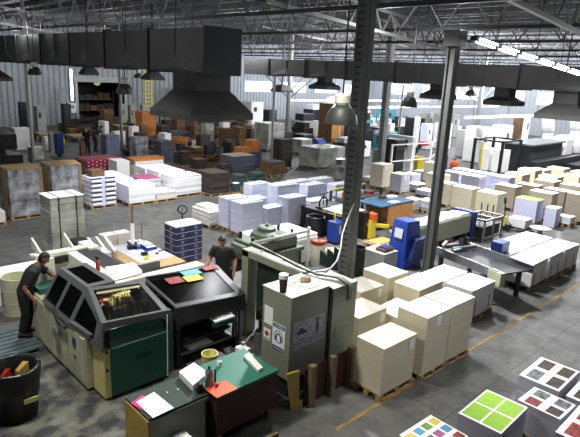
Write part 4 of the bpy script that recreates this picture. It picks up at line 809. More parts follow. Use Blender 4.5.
# ---------------------------------------------------------------- people (lofted bodies, voxel-remeshed into one surface)
def loft(q, pts, rad, n=14):
    q.tube(pts, rad, n)
def solid(name, q, m, parent, vox, sm=6):
    o = q.build(name, m, parent, smooth=True); r = o.modifiers.new('skin', 'REMESH'); r.mode = 'VOXEL'; r.voxel_size = vox; r.use_smooth_shade = True
    s = o.modifiers.new('soft', 'SMOOTH'); s.factor = .5; s.iterations = sm; return o
def person(loc, az, label, J, skin, shirt, trou, fine=True, hair='hair'):
    """J: local joints, x forward, y left, z up"""
    t = thing('person', label, 'person', loc, az); V = lambda k: Vector(J[k])
    hip, chest, neck, head = V('hip'), V('chest'), V('neck'), V('head'); up = (head-neck).normalized()
    wf = J['face']; wf = Vector(wf).normalized(); side = Vector((0,0,1)).cross(wf).normalized(); up = wf.cross(side).normalized()
    b = MB(); loft(b, [hip-Vector((0,0,.08)), hip, hip.lerp(chest, .45), chest, chest.lerp(neck, .7)], [(.15,.1), (.16,.11), (.135,.1), (.17,.115), (.12,.09)])
    loft(b, [chest.lerp(neck, .8), neck, head-up*.05], [.07, .055, .055]); 
    b2 = MB().lathe([(0, -.125), (.04, -.12), (.065, -.09), (.08, -.03), (.085, .03), (.075, .08), (.045, .115), (0, .125)], n=20)
    for v in b2.v:
        p = Vector(v); q = head + side*(p.y*.92) + wf*(p.x*1.12) + up*p.z; b.v.append(tuple(q))
    k0 = len(b.v)-len(b2.v); b.f += [tuple(i+k0 for i in f) for f in b2.f]
    b.bar(head+wf*.085-up*.0, head+wf*.118-up*.03, .022, .03)                                 # nose
    for s in (-1, 1): b.bar(head+side*(s*.075)-up*.03, head+side*(s*.09)+up*.025, .025, .035)     # ears
    sl = MB(); sh = MB(); tr = MB(); shoe = []
    for s, k in ((1, 'l'), (-1, 'r')):
        S, E, H = V('sho_'+k), V('elb_'+k), V('wri_'+k); hd = (H-E).normalized()
        loft(b, [chest.lerp(neck, .55), S, S.lerp(E, .5), E, E.lerp(H, .35), H, H+hd*.04], [.07, .058, .052, .046, .044, .03, .03])
        pl = J.get('palm_'+k, (0, 0, -1)); pl = Vector(pl).normalized(); w = hd.cross(pl).normalized()
        b.bar(H, H+hd*.1, .075, .03)
        for i in range(4):
            o_ = w*(.028-.019*i); L = (.07, .08, .075, .058)[i]; base = H+hd*.09+o_
            loft(b, [base, base+hd*L*.5+pl*.008, base+hd*L*.85+pl*.025], [.0095, .009, .0075], 8)
        tb = H+hd*.03+w*.035; loft(b, [tb, tb+w*.03+hd*.035, tb+w*.035+hd*.07+pl*.01], [.012, .011, .009], 8)
        loft(sh, [chest.lerp(neck, .5), S, S.lerp(E, .7)], [.1, .088, .08])
        P, K, A = V('pel_'+k), V('kne_'+k), V('ank_'+k)
        loft(b, [P, P.lerp(K, .5), K, K.lerp(A, .35), A], [.085, .075, .055, .055, .04])
        f = Vector(J['toe_'+k])-A; f.z = 0; f.normalize()
        b.bar(A-Vector((0,0,.03))-f*.04, A+f*.15-Vector((0,0,.045)), .08, .05)
        loft(tr, [P+Vector((0,0,.06)), P.lerp(K, .5), K, K.lerp(A, .5), A+Vector((0,0,.03))], [.125, .112, .092, .085, .075])
        shoe.append((A, f))
    solid('body', b, skin, t, .0085 if fine else .02, 3)
    loft(sh, [hip-Vector((0,0,.1)), hip, hip.lerp(chest, .45), chest, chest.lerp(neck, .6), chest.lerp(neck, .85)], [(.19,.145), (.195,.15), (.18,.145), (.21,.15), (.16,.12), (.075,.07)])
    solid('shirt', sh, shirt, t, .013, 5)
    loft(tr, [hip+Vector((0,0,.02)), hip-Vector((0,0,.06)), hip-Vector((0,0,.16))], [(.18,.135), (.185,.14), (.165,.125)]); solid('trousers', tr, trou, t, .014, 5)
    for A, f in shoe:
        q = MB(); q.bar(A-Vector((0,0,.045))-f*.08, A-Vector((0,0,.05))+f*.19, .1, .075); o = q.build('shoe', 'shoe', t, bev=.025)
    hm = MB(); prof = [(.0, .135), (.05, .128), (.082, .09), (.093, .03), (.09, -.03), (.075, -.075), (.06, -.08)]; n = 20; vs = []
    for i in range(n):
        a = 2*PI*i/n
        for r_, z in prof:
            zz = z if math.cos(a) < .25 else max(z, .045+.03*math.cos(a)); rr = r_ if zz == z else .088
            vs.append(head+side*(rr*math.sin(a)*.97)+wf*(rr*math.cos(a)*1.12-.004)+up*zz)
    hm.add(vs, [(i*7+j, ((i+1) % n)*7+j, ((i+1) % n)*7+j+1, i*7+j+1) for i in range(n) for j in range(6)]); o = hm.build('hair', hair, t, smooth=True)
    if fine:
        q = MB()
        for s in (-1, 1): q.bar(head+side*(s*.032)+wf*.086+up*.012, head+side*(s*.032)+wf*.093+up*.012, .022, .01)
        q.build('eye', 'black', t); MB().bar(head+wf*.088-up*.062-side*.02, head+wf*.088-up*.062+side*.02, .012, .01).build('mouth', 'print_brown', t)
        q = MB()
        for s in (-1, 1): q.bar(head+side*(s*.05)+wf*.09+up*.036, head+side*(s*.015)+wf*.094+up*.036, .01, .007)
        q.build('eyebrow', hair, t)
    return t
# operator leaning over the machine
J1 = dict(hip=(0,0,.96), chest=(.16,0,1.32), neck=(.3,0,1.5), head=(.4,0,1.62), face=(.85,0,-.45), sho_l=(.23,.19,1.41), elb_l=(.45,.26,1.2), wri_l=(.6,.22,1.12),
 sho_r=(.2,-.2,1.4), elb_r=(.06,-.27,1.1), wri_r=(.2,-.26,.86), palm_l=(0,0,-1), palm_r=(0,1,0), pel_l=(0,.1,.9), kne_l=(.04,.11,.5), ank_l=(-.02,.12,.09), toe_l=(.2,.14,.05), pel_r=(0,-.1,.9), kne_r=(.02,-.12,.5), ank_r=(-.08,-.13,.09), toe_r=(.2,-.15,.05))
pallet(2.6, 10.55, .9, 1.2, 'grey blue boarded pallet platform under the standing operator', .13, 'grey_wood')
o = person((3.42, 11.24, .132), -.5, 'person in dark polo and black trousers leaning over the binding machine', J1, 'skin_a', 'shirt_black', 'trouser_black'); o.scale = (1.03, 1.03, 1.03)
J2 = dict(hip=(0,0,.95), chest=(.05,0,1.3), neck=(.09,0,1.5), head=(.14,0,1.63), face=(.85,.1,-.45), sho_l=(.06,.2,1.42), elb_l=(.02,.28,1.14), wri_l=(.1,.28,.9),
 sho_r=(.06,-.2,1.42), elb_r=(.08,-.3,1.16), wri_r=(.28,-.34,1.0), palm_l=(0,-1,0), palm_r=(0,.3,-1), pel_l=(0,.1,.9), kne_l=(.03,.11,.5), ank_l=(-.02,.12,.09), toe_l=(.2,.14,.05), pel_r=(0,-.1,.9), kne_r=(.04,-.12,.5), ank_r=(.0,-.13,.09), toe_r=(.2,-.15,.05))
o = person((7.72, 10.2, 0), -2.45, 'person in black polo shirt standing behind the glazed machine cover, looking down', J2, 'skin_b', 'shirt_black', 'trouser_black'); o.scale = (1.06, 1.06, 1.06)
J3 = dict(J2); J3.update(head=(.1,0,1.65), face=(1,0,-.15))
X, Y = at(88, 155); person((X, Y, 0), -2.6, 'distant person in dark clothes standing in the left aisle', J3, 'skin_b', 'trouser_black', 'trouser_black', False)
X, Y = at(96, 151); person((X, Y, 0), -.6, 'distant dark clothed person bending beside the one in the left aisle', J1, 'skin_a', 'shirt_black', 'trouser_black', False)
X, Y = at(107, 158); stack('patterned blue grey cloth bale beside the distant people', X, Y, .9, .9, 1.4, 'cloth_check', 'cloth_check', name='cloth_bale', cat='bale')

# ---------------------------------------------------------------- worktable with blue packs in the middle left
t = thing('worktable', 'wood edged worktable crowded with blue packs and tools', 'table', (6.1, 11.35, 0))
MB().box(0, 0, .86, 1.3, 2.2, .9).build('top', 'wood', t); MB().box(.2, .02, .05, 1.25, .06, .855).box(1.2, .06, .05, 1.25, 2.1, .855).build('side_panel', 'white_paint', t); MB().box(.3, .5, .901, 1.28, 2.15, .91).build('mat', 'grey_paper', t); MB().box(.7, 1.3, .9101, 1.2, 2.05, .913).build('blue_sheet', 'blue', t)
for x, y in ((.05, .05), (.05, 2.05), (1.15, 2.05)): MB().box(x, y, 0, x+.08, y+.08, .86).build('leg', 'steel', t)
MB().box(.1, .9, .05, .6, 1.6, .8).build('blue_panel', 'sky_blue', t); MB().box(.1, .4, .05, .6, .8, .5).build('yellow_bin', 'yellow', t)
items = [((128, 244), (.28, .22, .08), 'blue', 'blue paper pack at the far left of the worktable'), ((136, 241), (.25, .2, .06), 'blue', 'blue paper pack second from left on the worktable'), ((152, 250), (.3, .22, .08), 'blue', 'blue pack in front of the magazine stack'),
 ((160, 246), (.3, .22, .1), 'blue', 'tallest blue pack at the right of the worktable'), ((158, 254), (.25, .2, .05), 'blue', 'flat blue pack nearest the table corner'), ((133, 254), (.35, .2, .02), 'white', 'white papers on the worktable front'),
 ((141, 247), (.3, .2, .1), 'white', 'white box in the middle of the worktable'), ((129, 250), (.16, .12, .1), 'black', 'black box on the left of the worktable'), ((150, 257), (.16, .12, .12), 'white', 'white block near the black tool'), ((143, 256), (.3, .12, .08), 'black', 'black hand tool lying on the worktable'),
 ((163, 253), (.2, .15, .05), 'white', 'small white pack by the blue pack')]
for (px, py), (a, bb, c_), m, lab in items:
    X, Y = at(px, py, .92); X = min(max(X, 6.2), 7.3-a); Y = min(max(Y, 11.45), 13.5-bb)
    b_ = thing('paper_pack' if m in ('blue', 'white') else 'hand_tool', lab, 'pack' if m in ('blue', 'white') else 'tool', (X, Y, .912)); MB().box(0, 0, 0, a, bb, c_).build('body', m, b_, bev=.01); MB().box(.02, .02, c_, a-.02, bb-.02, c_+.006).build('top_face', 'white' if m == 'blue' else m, b_)
X, Y = at(146.5, 259, .92); lathe_thing('yellow_tape', 'yellow tape roll standing on the worktable edge', 'tape', max(X, 6.2), max(Y, 11.45), .905, [('roll', [(.04, 0), (.07, 0), (.07, .06), (.04, .06), (.04, 0)], 'yellow')])
X, Y = at(133, 248, .92); t = thing('tube_stand', 'wooden stick in a white tube on a black base', 'stand', (X, Y, .912)); MB().lathe([(0, 0), (.1, 0), (.1, .08), (.03, .14), (0, .14)]).build('base', 'black', t); MB().tube([(0,0,.1), (0,0,.7)], .05, 12).build('tube', 'white', t); MB().tube([(0,0,.7), (0,0,1.25)], .028, 10).build('stick', 'old_wood', t)
X, Y = at(143, 236, .9); tag(MB().tube([(X, Y, 0), (X-.05, Y, 1.35)], .015, 8).build('thin_rod', 'old_wood'), 'thin wooden rod standing behind the worktable', 'rod')
X, Y = at(104, 240, 1.0)
t = thing('carton_pair', 'two small white printed cartons behind the steel strips', 'carton', (X, Y, .6)); MB().box(0,0,0,.38,.35,.5).build('carton', 'paper_warm', t); MB().box(.42,0,0,.8,.35,.5).build('carton', 'paper_warm', t)
tag(MB().box(X-.1, Y-.1, 0, X+.95, Y+.5, .595).build('box_plinth', 'grey_paper'), 'pale low pile under the two small white cartons', 'pile')
for i in range(5):
    a = at(88+4*i, 236+.5*i, 1.1); c_ = at(103+3*i, 254-1.*i, 1.1)
    tag(MB().bar((a[0], a[1], 1.05+.03*i), (c_[0], c_[1], 1.0+.02*i), .07, .025).build('steel_strip', 'zinc' if i % 2 else 'paper_warm'), ['leftmost', 'second', 'middle', 'fourth', 'rightmost'][i]+' of the long metal strips laid beside the tall wrapped load', 'strip')
a = at(100, 247, 1.0); tag(MB().box(a[0]-.35, a[1]-.6, 0, a[0]+.05, a[1]+1.2, .98).build('strip_rack', 'dark_steel'), 'dark rack carrying the long metal strips', 'rack')
tag(MB().box(5.35, 12.0, 0, 5.7, 12.5, 1.3).build('grey_box', 'grey_paper'), 'pale box standing behind the machine bed', 'box')
tag(MB().box(3.4, 13.3, .7, 4.6, 14.0, .75).box(3.45, 13.35, 0, 3.53, 13.43, .7).box(4.45, 13.35, 0, 4.53, 13.43, .7).box(3.45, 13.85, 0, 3.53, 13.93, .7).box(4.45, 13.85, 0, 4.53, 13.93, .7).build('low_table', 'paper_top'), 'white topped table behind the white drum', 'table')

# ---------------------------------------------------------------- dark worktable with screw press, plywood bench
t = thing('worktable', 'dark worktable with white top behind the black bag bin', 'table', (14.3, 12.15, 0))
MB().box(0, 0, .84, 1.6, 2.0, .9).build('top', 'black', t); MB().box(.3, .1, .901, 1.5, 1.2, .93).build('white_sheet', 'white', t)
for x, y in ((.02, .02), (1.5, .02), (.02, 1.9), (1.5, 1.9)): MB().box(x, y, 0, x+.08, y+.08, .84).build('leg', 'dark_steel', t)
MB().box(.1, .1, .2, 1.5, 1.9, .24).build('shelf', 'dark_steel', t); MB().box(.0, .2, .25, .03, 1.9, .83).build('side_panel', 'black', t)
X, Y = at(325, 208, .93); t = thing('screw_press', 'black cast iron screw press with wheel on the white topped table', 'press', (14.75, 13.45, .901))
q = MB(); q.box(-.2, -.15, 0, .3, .15, .05); q.tube([(-.15,0,.05), (-.17,0,.25), (-.05,0,.38), (.15,0,.38), (.26,0,.25), (.25,0,.05)], .035, 8); q.build('frame', 'black', t)
MB().tube([(.05,0,.1), (.05,0,.55)], .02, 8).build('screw', 'dark_steel', t); MB().bar((-.17,0,.55), (.28,0,.55), .035).build('handle', 'black', t)
t = thing('blue_trolley', 'blue steel trolley left of the column with a yellow top', 'trolley', (*at(336, 243), 0)); MB().box(-.25, -.2, .08, .25, .25, .8).build('body', 'blue', t, bev=.02); MB().box(-.1, -.205, .4, .12, -.2001, .7).build('label', 'grey_paper', t)
MB().tube([(-.25, -.1, .8), (-.3, -.1, 1.15), (.1, -.1, 1.2)], .03, 8).build('handle', 'yellow', t); MB().box(-.22, -.18, 0, -.12, .2, .08).box(.12, -.18, 0, .22, .2, .08).build('wheel', 'black', t)
t = thing('yellow_lifter', 'yellow and black lifting device right of the tall column', 'lifter', (*at(365, 238), 0)); MB().box(-.25, -.1, 0, .0, .2, 1.0).build('mast', 'black', t); MB().bar((-.1, 0, .55), (.7, -.5, .45), .12).build('arm', 'yellow', t); MB().box(.0, -.25, .0, .3, .1, .7).build('body', 'yellow', t, bev=.03); MB().box(.05, -.3, .72, .25, 0, .95).build('orange_cover', 'orange', t)
X, Y = at(378, 250); pallet(X, Y-.1, 1.1, .8, 'small empty pallet on the floor under the yellow arm', .13)
tag(MB().box(X+.1, Y+.05, .131, X+.9, Y+.55, .17).build('plywood_sheet', 'ply'), 'plywood offcut on the small empty pallet', 'board')
t = thing('plywood_bench', 'plywood fronted bench with blue top and open shelves', 'bench', (16.6, 12.1, 0))
MB().box(0, 0, .92, 2.2, 1.2, .97).build('top', 'sky_blue', t); MB().box(.5, .02, .06, 2.18, .05, .92).build('front_panel', 'ply', t); MB().box(2.12, .06, .02, 2.18, 1.15, .92).box(.5, .05, .02, .54, 1.15, .92).build('side_panel', 'ply', t)
MB().box(0, .05, .4, .5, 1.15, .43).box(0, .05, .05, .5, 1.15, .08).box(.0, .03, .05, .04, .07, .92).box(0, 1.1, .05, .04, 1.15, .92).build('shelf_frame', 'dark_steel', t)
for i, (y, z, m, lab) in enumerate(((.3, .09, 'white', 'white bottle on the low shelf of the plywood bench, nearest'), (.7, .09, 'blue', 'blue bottle on the low shelf of the plywood bench'), (1.1, .09, 'white', 'white bottle on the low shelf of the plywood bench, rear'), (.5, .44, 'grey_green', 'grey tin on the upper shelf of the plywood bench'))):
    tag(MB().lathe([(0, 0), (.09, 0), (.09, .2), (.03, .26), (0, .26)], n=12).build('bottle', m, loc=(16.75, 12.1+y, z)), lab, 'bottle')
for px, py, a, bb, c_, m, lab in ((391, 199, .45, .3, .08, 'white', 'white box on the blue bench top'), (393, 204, .5, .3, .04, 'paper_warm', 'cream board on the blue bench top'), (382, 199, .3, .2, .1, 'kraft', 'small brown box on the blue bench top')):
    X, Y = at(px, py, .97); tag(MB().box(X, Y, .971, X+a, Y+bb, .971+c_).build('box', m), lab, 'box')
a = (14.9+1.75, 14.75); c_ = (19.1, 14.95); t = thing('yellow_rail_shelf', 'cluttered shelf with yellow rail left of the blue bench top', 'shelf', (a[0], a[1], 0)); d = Vector((c_[0]-a[0], c_[1]-a[1], 0))
MB().bar((0,0,1.1), d+Vector((0,0,1.1)), .08).build('rail', 'yellow', t); dn = d.normalized(); nn = Vector((dn.y, -dn.x, 0))
MB().hexa([Vector((0,0,.8)), d+Vector((0,0,.8)), d-nn*-.9+Vector((0,0,.8)), nn*.9+Vector((0,0,.8)), Vector((0,0,.84)), d+Vector((0,0,.84)), d+nn*.9+Vector((0,0,.84)), nn*.9+Vector((0,0,.84))]).build('shelf_board', 'grey_wood', t)
q = MB(); [q.box(v.x-.04, v.y-.04, 0, v.x+.04, v.y+.04, 1.1) for v in (Vector((0,0,0)), d*.98, nn*.9, d*.98+nn*.9)]; q.build('post', 'dark_steel', t)
cl = [('white', .15, .3, .2), ('white', .3, .5, .15), ('orange_card', .12, .6, .25), ('black', .5, .4, .2), ('white', .65, .3, .15), ('red', .8, .6, .12), ('grey_paper', .75, .25, .1)]
for i, (m, u, v, hh) in enumerate(cl):
    p = Vector((a[0], a[1], 0))+d*u+nn*v; tag(MB().cb(p.x, p.y, .841+hh/2, .3, .3, hh).build('box', m), ['white box first from the left', 'low white box second', 'orange brown box near edge', 'black box in the middle', 'small white box right of the black one', 'red box at the right end', 'grey flat box at the right rear'][i]+' on the yellow railed shelf', 'box')

# ---------------------------------------------------------------- blue folder-gluer, conveyor
t = thing('blue_machine', 'royal blue machine head with sloping sides beside the capped column', 'machine', (13.7, 8.95, 0))
MB().hexa([(0,0,0.02),(.75,-.15,0.02),(.85,.65,0.02),(.05,.75,0.02),(.12,.08,1.5),(.62,-.02,1.5),(.66,.55,1.5),(.15,.62,1.5)]).build('body', 'blue', t, bev=.02)
MB().hexa([(.1,-.2,.3),(.9,-.35,.3),(.9,-.1,.3),(.1,.05,.3),(.3,-.18,.95),(.85,-.25,1.0),(.85,-.05,1.0),(.3,-.02,.95)]).build('lower_cowl', 'deep_blue', t, bev=.02); MB().hexa([(.045,.2,.95),(.05,.2,.95),(.06,.5,.95),(.055,.5,.95),(.075,.2,1.25),(.08,.2,1.25),(.088,.5,1.25),(.082,.5,1.25)]).build('window', 'grey_paper', t)
tag(MB().box(12.85, 9.1, 0, 13.55, 9.9, .62).build('side_cabinet', 'pale_steel'), 'pale cabinet with tray left of the blue machine head', 'cabinet')
t = thing('parts_tray', 'wooden tray with blue tubes on the pale cabinet', 'tray', (13.0, 9.2, .622)); MB().box(0,0,0,.45,.35,.1).build('tray', 'kraft', t); q = MB(); [q.tube([(.05, .06+.07*i, .12), (.4, .06+.07*i, .12)], .03, 8) for i in range(4)]; q.build('tube', 'blue', t)
X, Y = at(393, 236); t = thing('floor_motor', 'small grey motor lying on the floor left of the blue head', 'motor', (X, Y, 0)); MB().tube([(-.3, 0, .13), (.15, 0, .13)], .12, 14).build('body', 'pale_steel', t); MB().tube([(.15, 0, .13), (.4, .0, .13)], .06, 10).build('shaft', 'steel', t)
t = thing('gluing_line', 'long grey feeder table covered with white sheets behind the capped column', 'machine', (14.6, 9.2, 0))
MB().box(0, 0, .45, 3.5, .06, 1.08).box(0, .6, .45, 3.5, .66, 1.08).box(0, .06, .9, 3.5, .6, .94).build('side_frame', 'grey_green', t); MB().box(3.5, -.1, .25, 3.75, .75, 1.2).build('end_cover', 'deep_blue', t, bev=.02)
q = MB(); [q.box(x, y, 0, x+.12, y+.1, .45) for x in (.1, 1.7, 3.2) for y in (.0, .55)]; q.box(0, .1, .2, 3.5, .5, .24); q.build('leg', 'dark_steel', t); MB().box(1.2, .12, .241, 1.7, .45, .33).box(2.2, .12, .241, 2.6, .45, .33).build('orange_carton', 'orange_card', t)
for i in range(6):
    x = 14.65+i*.56; q = MB(); zz = [random.uniform(.02, .1) for _ in range(4)]; q.hexa([(x, 9.28, 1.081), (x+.6, 9.22, 1.081), (x+.6, 9.88, 1.081), (x, 9.84, 1.081), (x, 9.28, 1.1+zz[0]), (x+.52, 9.22, 1.1+zz[1]), (x+.5, 9.88, 1.1+zz[2]), (x, 9.84, 1.1+zz[3])])
    tag(q.build('sheet_pile', 'white'), ['leftmost', 'second', 'third', 'fourth', 'fifth', 'rightmost'][i]+' of the loose white sheet piles on the grey feeder table', 'paper pile')
t = thing('steel_cage_table', 'open dark steel frame table between feeder and slotted board stack', 'frame', (18.45, 8.8, 0))
q = MB(); [q.box(x, y, 0, x+.06, y+.06, .9) for x in (0, .7, 1.4) for y in (0, .9)]; [q.box(0, y, z, 1.46, y+.05, z+.06) for y in (0, .9) for z in (.15, .84)]; [q.box(x, 0, .84, x+.06, .95, .9) for x in (0, .7, 1.4)]; q.build('frame', 'steel', t); MB().box(.05, .1, .2, 1.4, .9, .6).build('inner_box', 'dark_steel', t)
t = thing('conveyor', 'grey steel delivery conveyor sloping towards the white sheet stacks', 'conveyor', (13.28, 5.82, 0), -.3)
q = MB(); q.hexa([(0,0,.78),(.06,0,.78),(.06,2.35,.7),(0,2.35,.7),(0,0,1.0),(.06,0,1.0),(.06,2.35,.95),(0,2.35,.95)]); q.hexa([(1.3,0,.78),(1.36,0,.78),(1.36,2.35,.7),(1.3,2.35,.7),(1.3,0,1.0),(1.36,0,1.0),(1.36,2.35,.95),(1.3,2.35,.95)]); q.build('side_rail', 'steel', t)
MB().hexa([(.06,.0,.86),(1.3,.0,.86),(1.3,2.35,.8),(.06,2.35,.8),(.06,.0,.9),(1.3,.0,.9),(1.3,2.35,.84),(.06,2.35,.84)]).build('belt', 'dark_steel', t); MB().box(-.02, -.14, .6, .16, .3, .98).build('end_block', 'cream_paint', t, bev=.01)
q = MB(); [q.box(x, y, 0, x+.1, y+.1, .78) for x in (0, 1.2) for y in (.3, 2.1)]; q.box(0, .4, .2, .08, 2.1, .28); q.build('leg', 'dark_steel', t); MB().bar((.1, .2, .93), (.1, 2.3, .88), .03).build('bright_strip', 'white', t)
q = MB(); q.tube([(.3, 2.0, .95), (1.2, 2.0, .95)], .06, 10); q.tube([(.3, 2.3, .95), (1.2, 2.3, .95)], .06, 10); q.bar((.1, 2.2, 1.0), (.5, 2.5, 1.0), .08); q.bar((.05, 1.7, 1.02), (.35, 1.75, 1.02), .12, .06); q.build('roller', 'steel', t); q = MB(); q.tube([(.9, 2.2, .95), (.95, 2.25, 1.15)], .14, 14); q.build('drive_wheel', 'black', t)
X, Y = at(508, 246, 1.0); t = thing('blue_crate', 'small blue box on the end of the conveyor', 'box', (15.3, 6.68, .812)); MB().box(0, 0, 0, .5, .36, .32).build('body', 'deep_blue', t, bev=.01); MB().box(0, 0, .321, .5, .36, .34).build('lid', 'blue', t)

# ---------------------------------------------------------------- robot cell and press hall
a = Vector((*at(389, 180.5), 0)); bq = Vector((*at(428, 176), 0)); c0 = Vector((*at(437, 167), 0))
t = thing('safety_fence', 'white aluminium safety fence around the robot cell', 'fence', a)
pts = [a, a.lerp(bq, .5), bq, c0]; q = MB()
for p in pts: p = p-a; MB().box(p.x-.05, p.y-.05, 0, p.x+.05, p.y+.05, 2.1).build('post', 'white', t)
for p, s in zip(pts[:-1], pts[1:]):
    for z in (.25, 1.1, 2.05): q.bar(p-a+Vector((0,0,z)), s-a+Vector((0,0,z)), .06)
q.build('rail', 'white', t)
def mach(px0, px1, yb, yt, m, label, name='machine_cabinet', cat='machine', depth=None, extra=None, rz=0):
    """axis-aligned cabinet whose near corner stands at (px mid, yb)"""
    X, Y, s, h = fb(px0, px1, yb, yt); t = thing(name, label, cat, (X, Y, 0)); d = depth or s
    BB.append((X-.15, Y-.15, X+s+.15, Y+d+.15))
    MB().box(0, 0, .05, s, d, h).build('body', m, t, bev=.03); MB().box(.05, .05, 0, s-.05, d-.05, .05).build('plinth', 'black', t)
    MB().box(-.012, d*.1, .15, -.001, d*.48, h*.9).box(-.012, d*.52, .15, -.001, d*.9, h*.9).build('door', m, t)
    MB().box(s*.2, -.012, h*.6, s*.45, -.001, h*.78).build('panel', 'dark_steel', t)
    return t, s, d, h
mach(383, 404, 178, 140, 'dark_steel', 'large dark cabinet behind the robot fence')
t = thing('robot_arm', 'white gantry robot with orange grip behind the fence', 'robot', (*at(409, 171), 0)); MB().box(-.2, -.2, 0, .2, .2, 2.2).build('column', 'white', t, bev=.03); MB().box(-.15, .2, 2.0, .15, 3.0, 2.2).build('boom', 'white', t); MB().box(.9, -.3, 1.6, 1.5, .1, 1.85).build('gripper', 'orange', t); MB().box(.3, -.4, .0, 1.0, .3, .9).build('yellow_base', 'yellow', t); MB().bar((.1, 0, .9), (1.1, 0, 1.7), .2).build('arm', 'dark_steel', t)
mach(372, 385, 170, 150, 'pale_steel', 'pale cabinet left of the large dark cabinet'); mach(352, 371, 158, 142, 'white', 'white topped cabinet right of the near column top')
for px0, px1, yb, yt, m, lab in ((466, 492, 164, 128, 'white', 'big white press cabinet left of the black lift gate'), (492, 512, 160, 126, 'white', 'white press cabinet with small black window'), (456, 467, 158, 130, 'pale_steel', 'grey slanted press cabinet right of the capped column'),
  (420, 432, 150, 124, 'blue_white', 'pale blue cabinet with a screen'), (434, 452, 150, 124, 'white', 'white cabinet left of the capped column top'), (404, 420, 148, 118, 'dark_steel', 'dark press unit left of the pale blue cabinet'),
  (412, 418, 150, 117, 'white', 'narrow white unit beside the dark press unit'), (376, 396, 128, 109, 'teal', 'teal machine in the far hall'), (365, 375, 134, 118, 'white', 'white machine left of the teal machine'), (344, 356, 128, 108, 'white', 'white machine seen past the near column'), (398, 405, 132, 118, 'white', 'white machine right of the teal machine'),
  (240, 262, 126, 102, 'white', 'white cabinet group before the pale back wall, left'), (262, 276, 124, 110, 'dark_steel', 'dark cabinet before the pale back wall'), (352, 364, 148, 126, 'dark_steel', 'dark rack behind the near column'), (366, 392, 146, 128, 'dark_steel', 'dark open framed machine below the teal one'),
  (556-46, 520, 158, 118, 'kraft', 'brown panelled cabinet behind the black press'), (518, 528, 150, 116, 'white', 'white cabinet with black square window by the brown one'), (60, 70, 134, 104, 'black', 'black cabinet against the ribbed wall'), (33, 44, 136, 106, 'pale_steel', 'pale cabinet against the ribbed wall'),
  (18, 26, 134, 102, 'dark_steel', 'dark cabinet at far left wall'), (118, 126, 130, 104, 'grey_green', 'grey green cabinet right of the shutter, left one'), (127, 135, 130, 105, 'grey_green', 'grey green cabinet right of the shutter, middle one'), (139, 147, 130, 105, 'grey_green', 'grey green cabinet right of the shutter, beside the ladder')):
    mach(px0, px1, yb, yt, m, lab)
for px0, px1, yb, yt, lab in ((432, 442, 140, 114, 'rear'), (447, 458, 138, 115, 'middle'), (424, 432, 138, 113, 'far left')):
    mach(px0, px1, yb, yt, 'pale_steel', lab+' arched press tower behind the pale blue cabinet')
# dark press line with six bright towers (runs along X at Y = 16.7)
t = thing('printing_press', 'long dark offset printing press with six bright towers', 'printing press', (36.8, 14.6, 0))
MB().box(0, 0, .0, 22, 2.4, .8).box(0, .6, .8, 5.5, 2.4, 1.8).box(5.5, 1.6, .8, 22, 2.4, 1.75).build('body', 'dark_steel', t, bev=.03); MB().box(-.1, .4, 1.8, 5.5, 2.5, 1.9).build('roof', 'steel', t)
for i in range(6):
    x = 6+i*2.6; MB().box(x, .5, .8, x+1.4, 2.4, 2.0).build('tower', 'white', t, bev=.06); MB().box(x+1.5, .8, .8, x+2.4, 2.3, 1.3).build('ink_unit', 'steel', t)
MB().box(5, -.9, .0, 22, 0, .35).build('footboard', 'dark_steel', t); q = MB()
for i in range(10): q.tube([(5.5+i*1.6, -.85, .35), (5.5+i*1.6, -.85, 1.3)], .03, 6)
q.tube([(5.5, -.85, 1.3), (20, -.85, 1.3)], .03, 6); q.build('handrail', 'steel', t)
LX, LY = at(499, 176); t = thing('lift_gate', 'black open lift frame around two white sheet loads', 'frame', (LX, LY, 0))
q = MB(); [q.box(x, y, 0, x+.16, y+.16, 2.2) for x in (0, 2.6) for y in (0, 1.9)]; q.box(0, 0, 2.1, 2.76, .16, 2.2).box(0, 1.9, 2.1, 2.76, 2.06, 2.2).box(0, 0, 2.1, .16, 2.06, 2.2).box(2.6, 0, 2.1, 2.76, 2.06, 2.2); q.build('frame', 'black', t); MB().box(-.1, 1.3, .3, -.02, 1.4, 2.0).build('chain_guard', 'yellow', t)
for i, y in enumerate((LY+.2, LY+1.08)): tag(MB().box(LX+.5, y, .15, LX+1.6, y+.7, 1.55).box(LX+.6, y+.1, 0, LX+1.5, y+.6, .15).build('sheet_load', 'white'), '%s tall white sheet load inside the black lift frame' % ('right' if i == 0 else 'left'), 'paper stack')
# curved white exhaust pipes over the press
for i, x in enumerate((46, 52)):
    t = thing('exhaust_pipe', '%s curved white exhaust pipe over the dark press' % ('nearer' if i == 0 else 'farther'), 'pipe', (x, 17.8, 0)); MB().tube([(0, 0, 2.1), (0, .2, 3.2), (.6, .4, 3.7), (2.5, .9, 3.9), (4, 1.1, 3.9)], .45, 14).build('pipe', 'white', t, smooth=True)
    MB().box(-.3, -.3, 0, .3, .3, 2.1).build('stand', 'white', t)
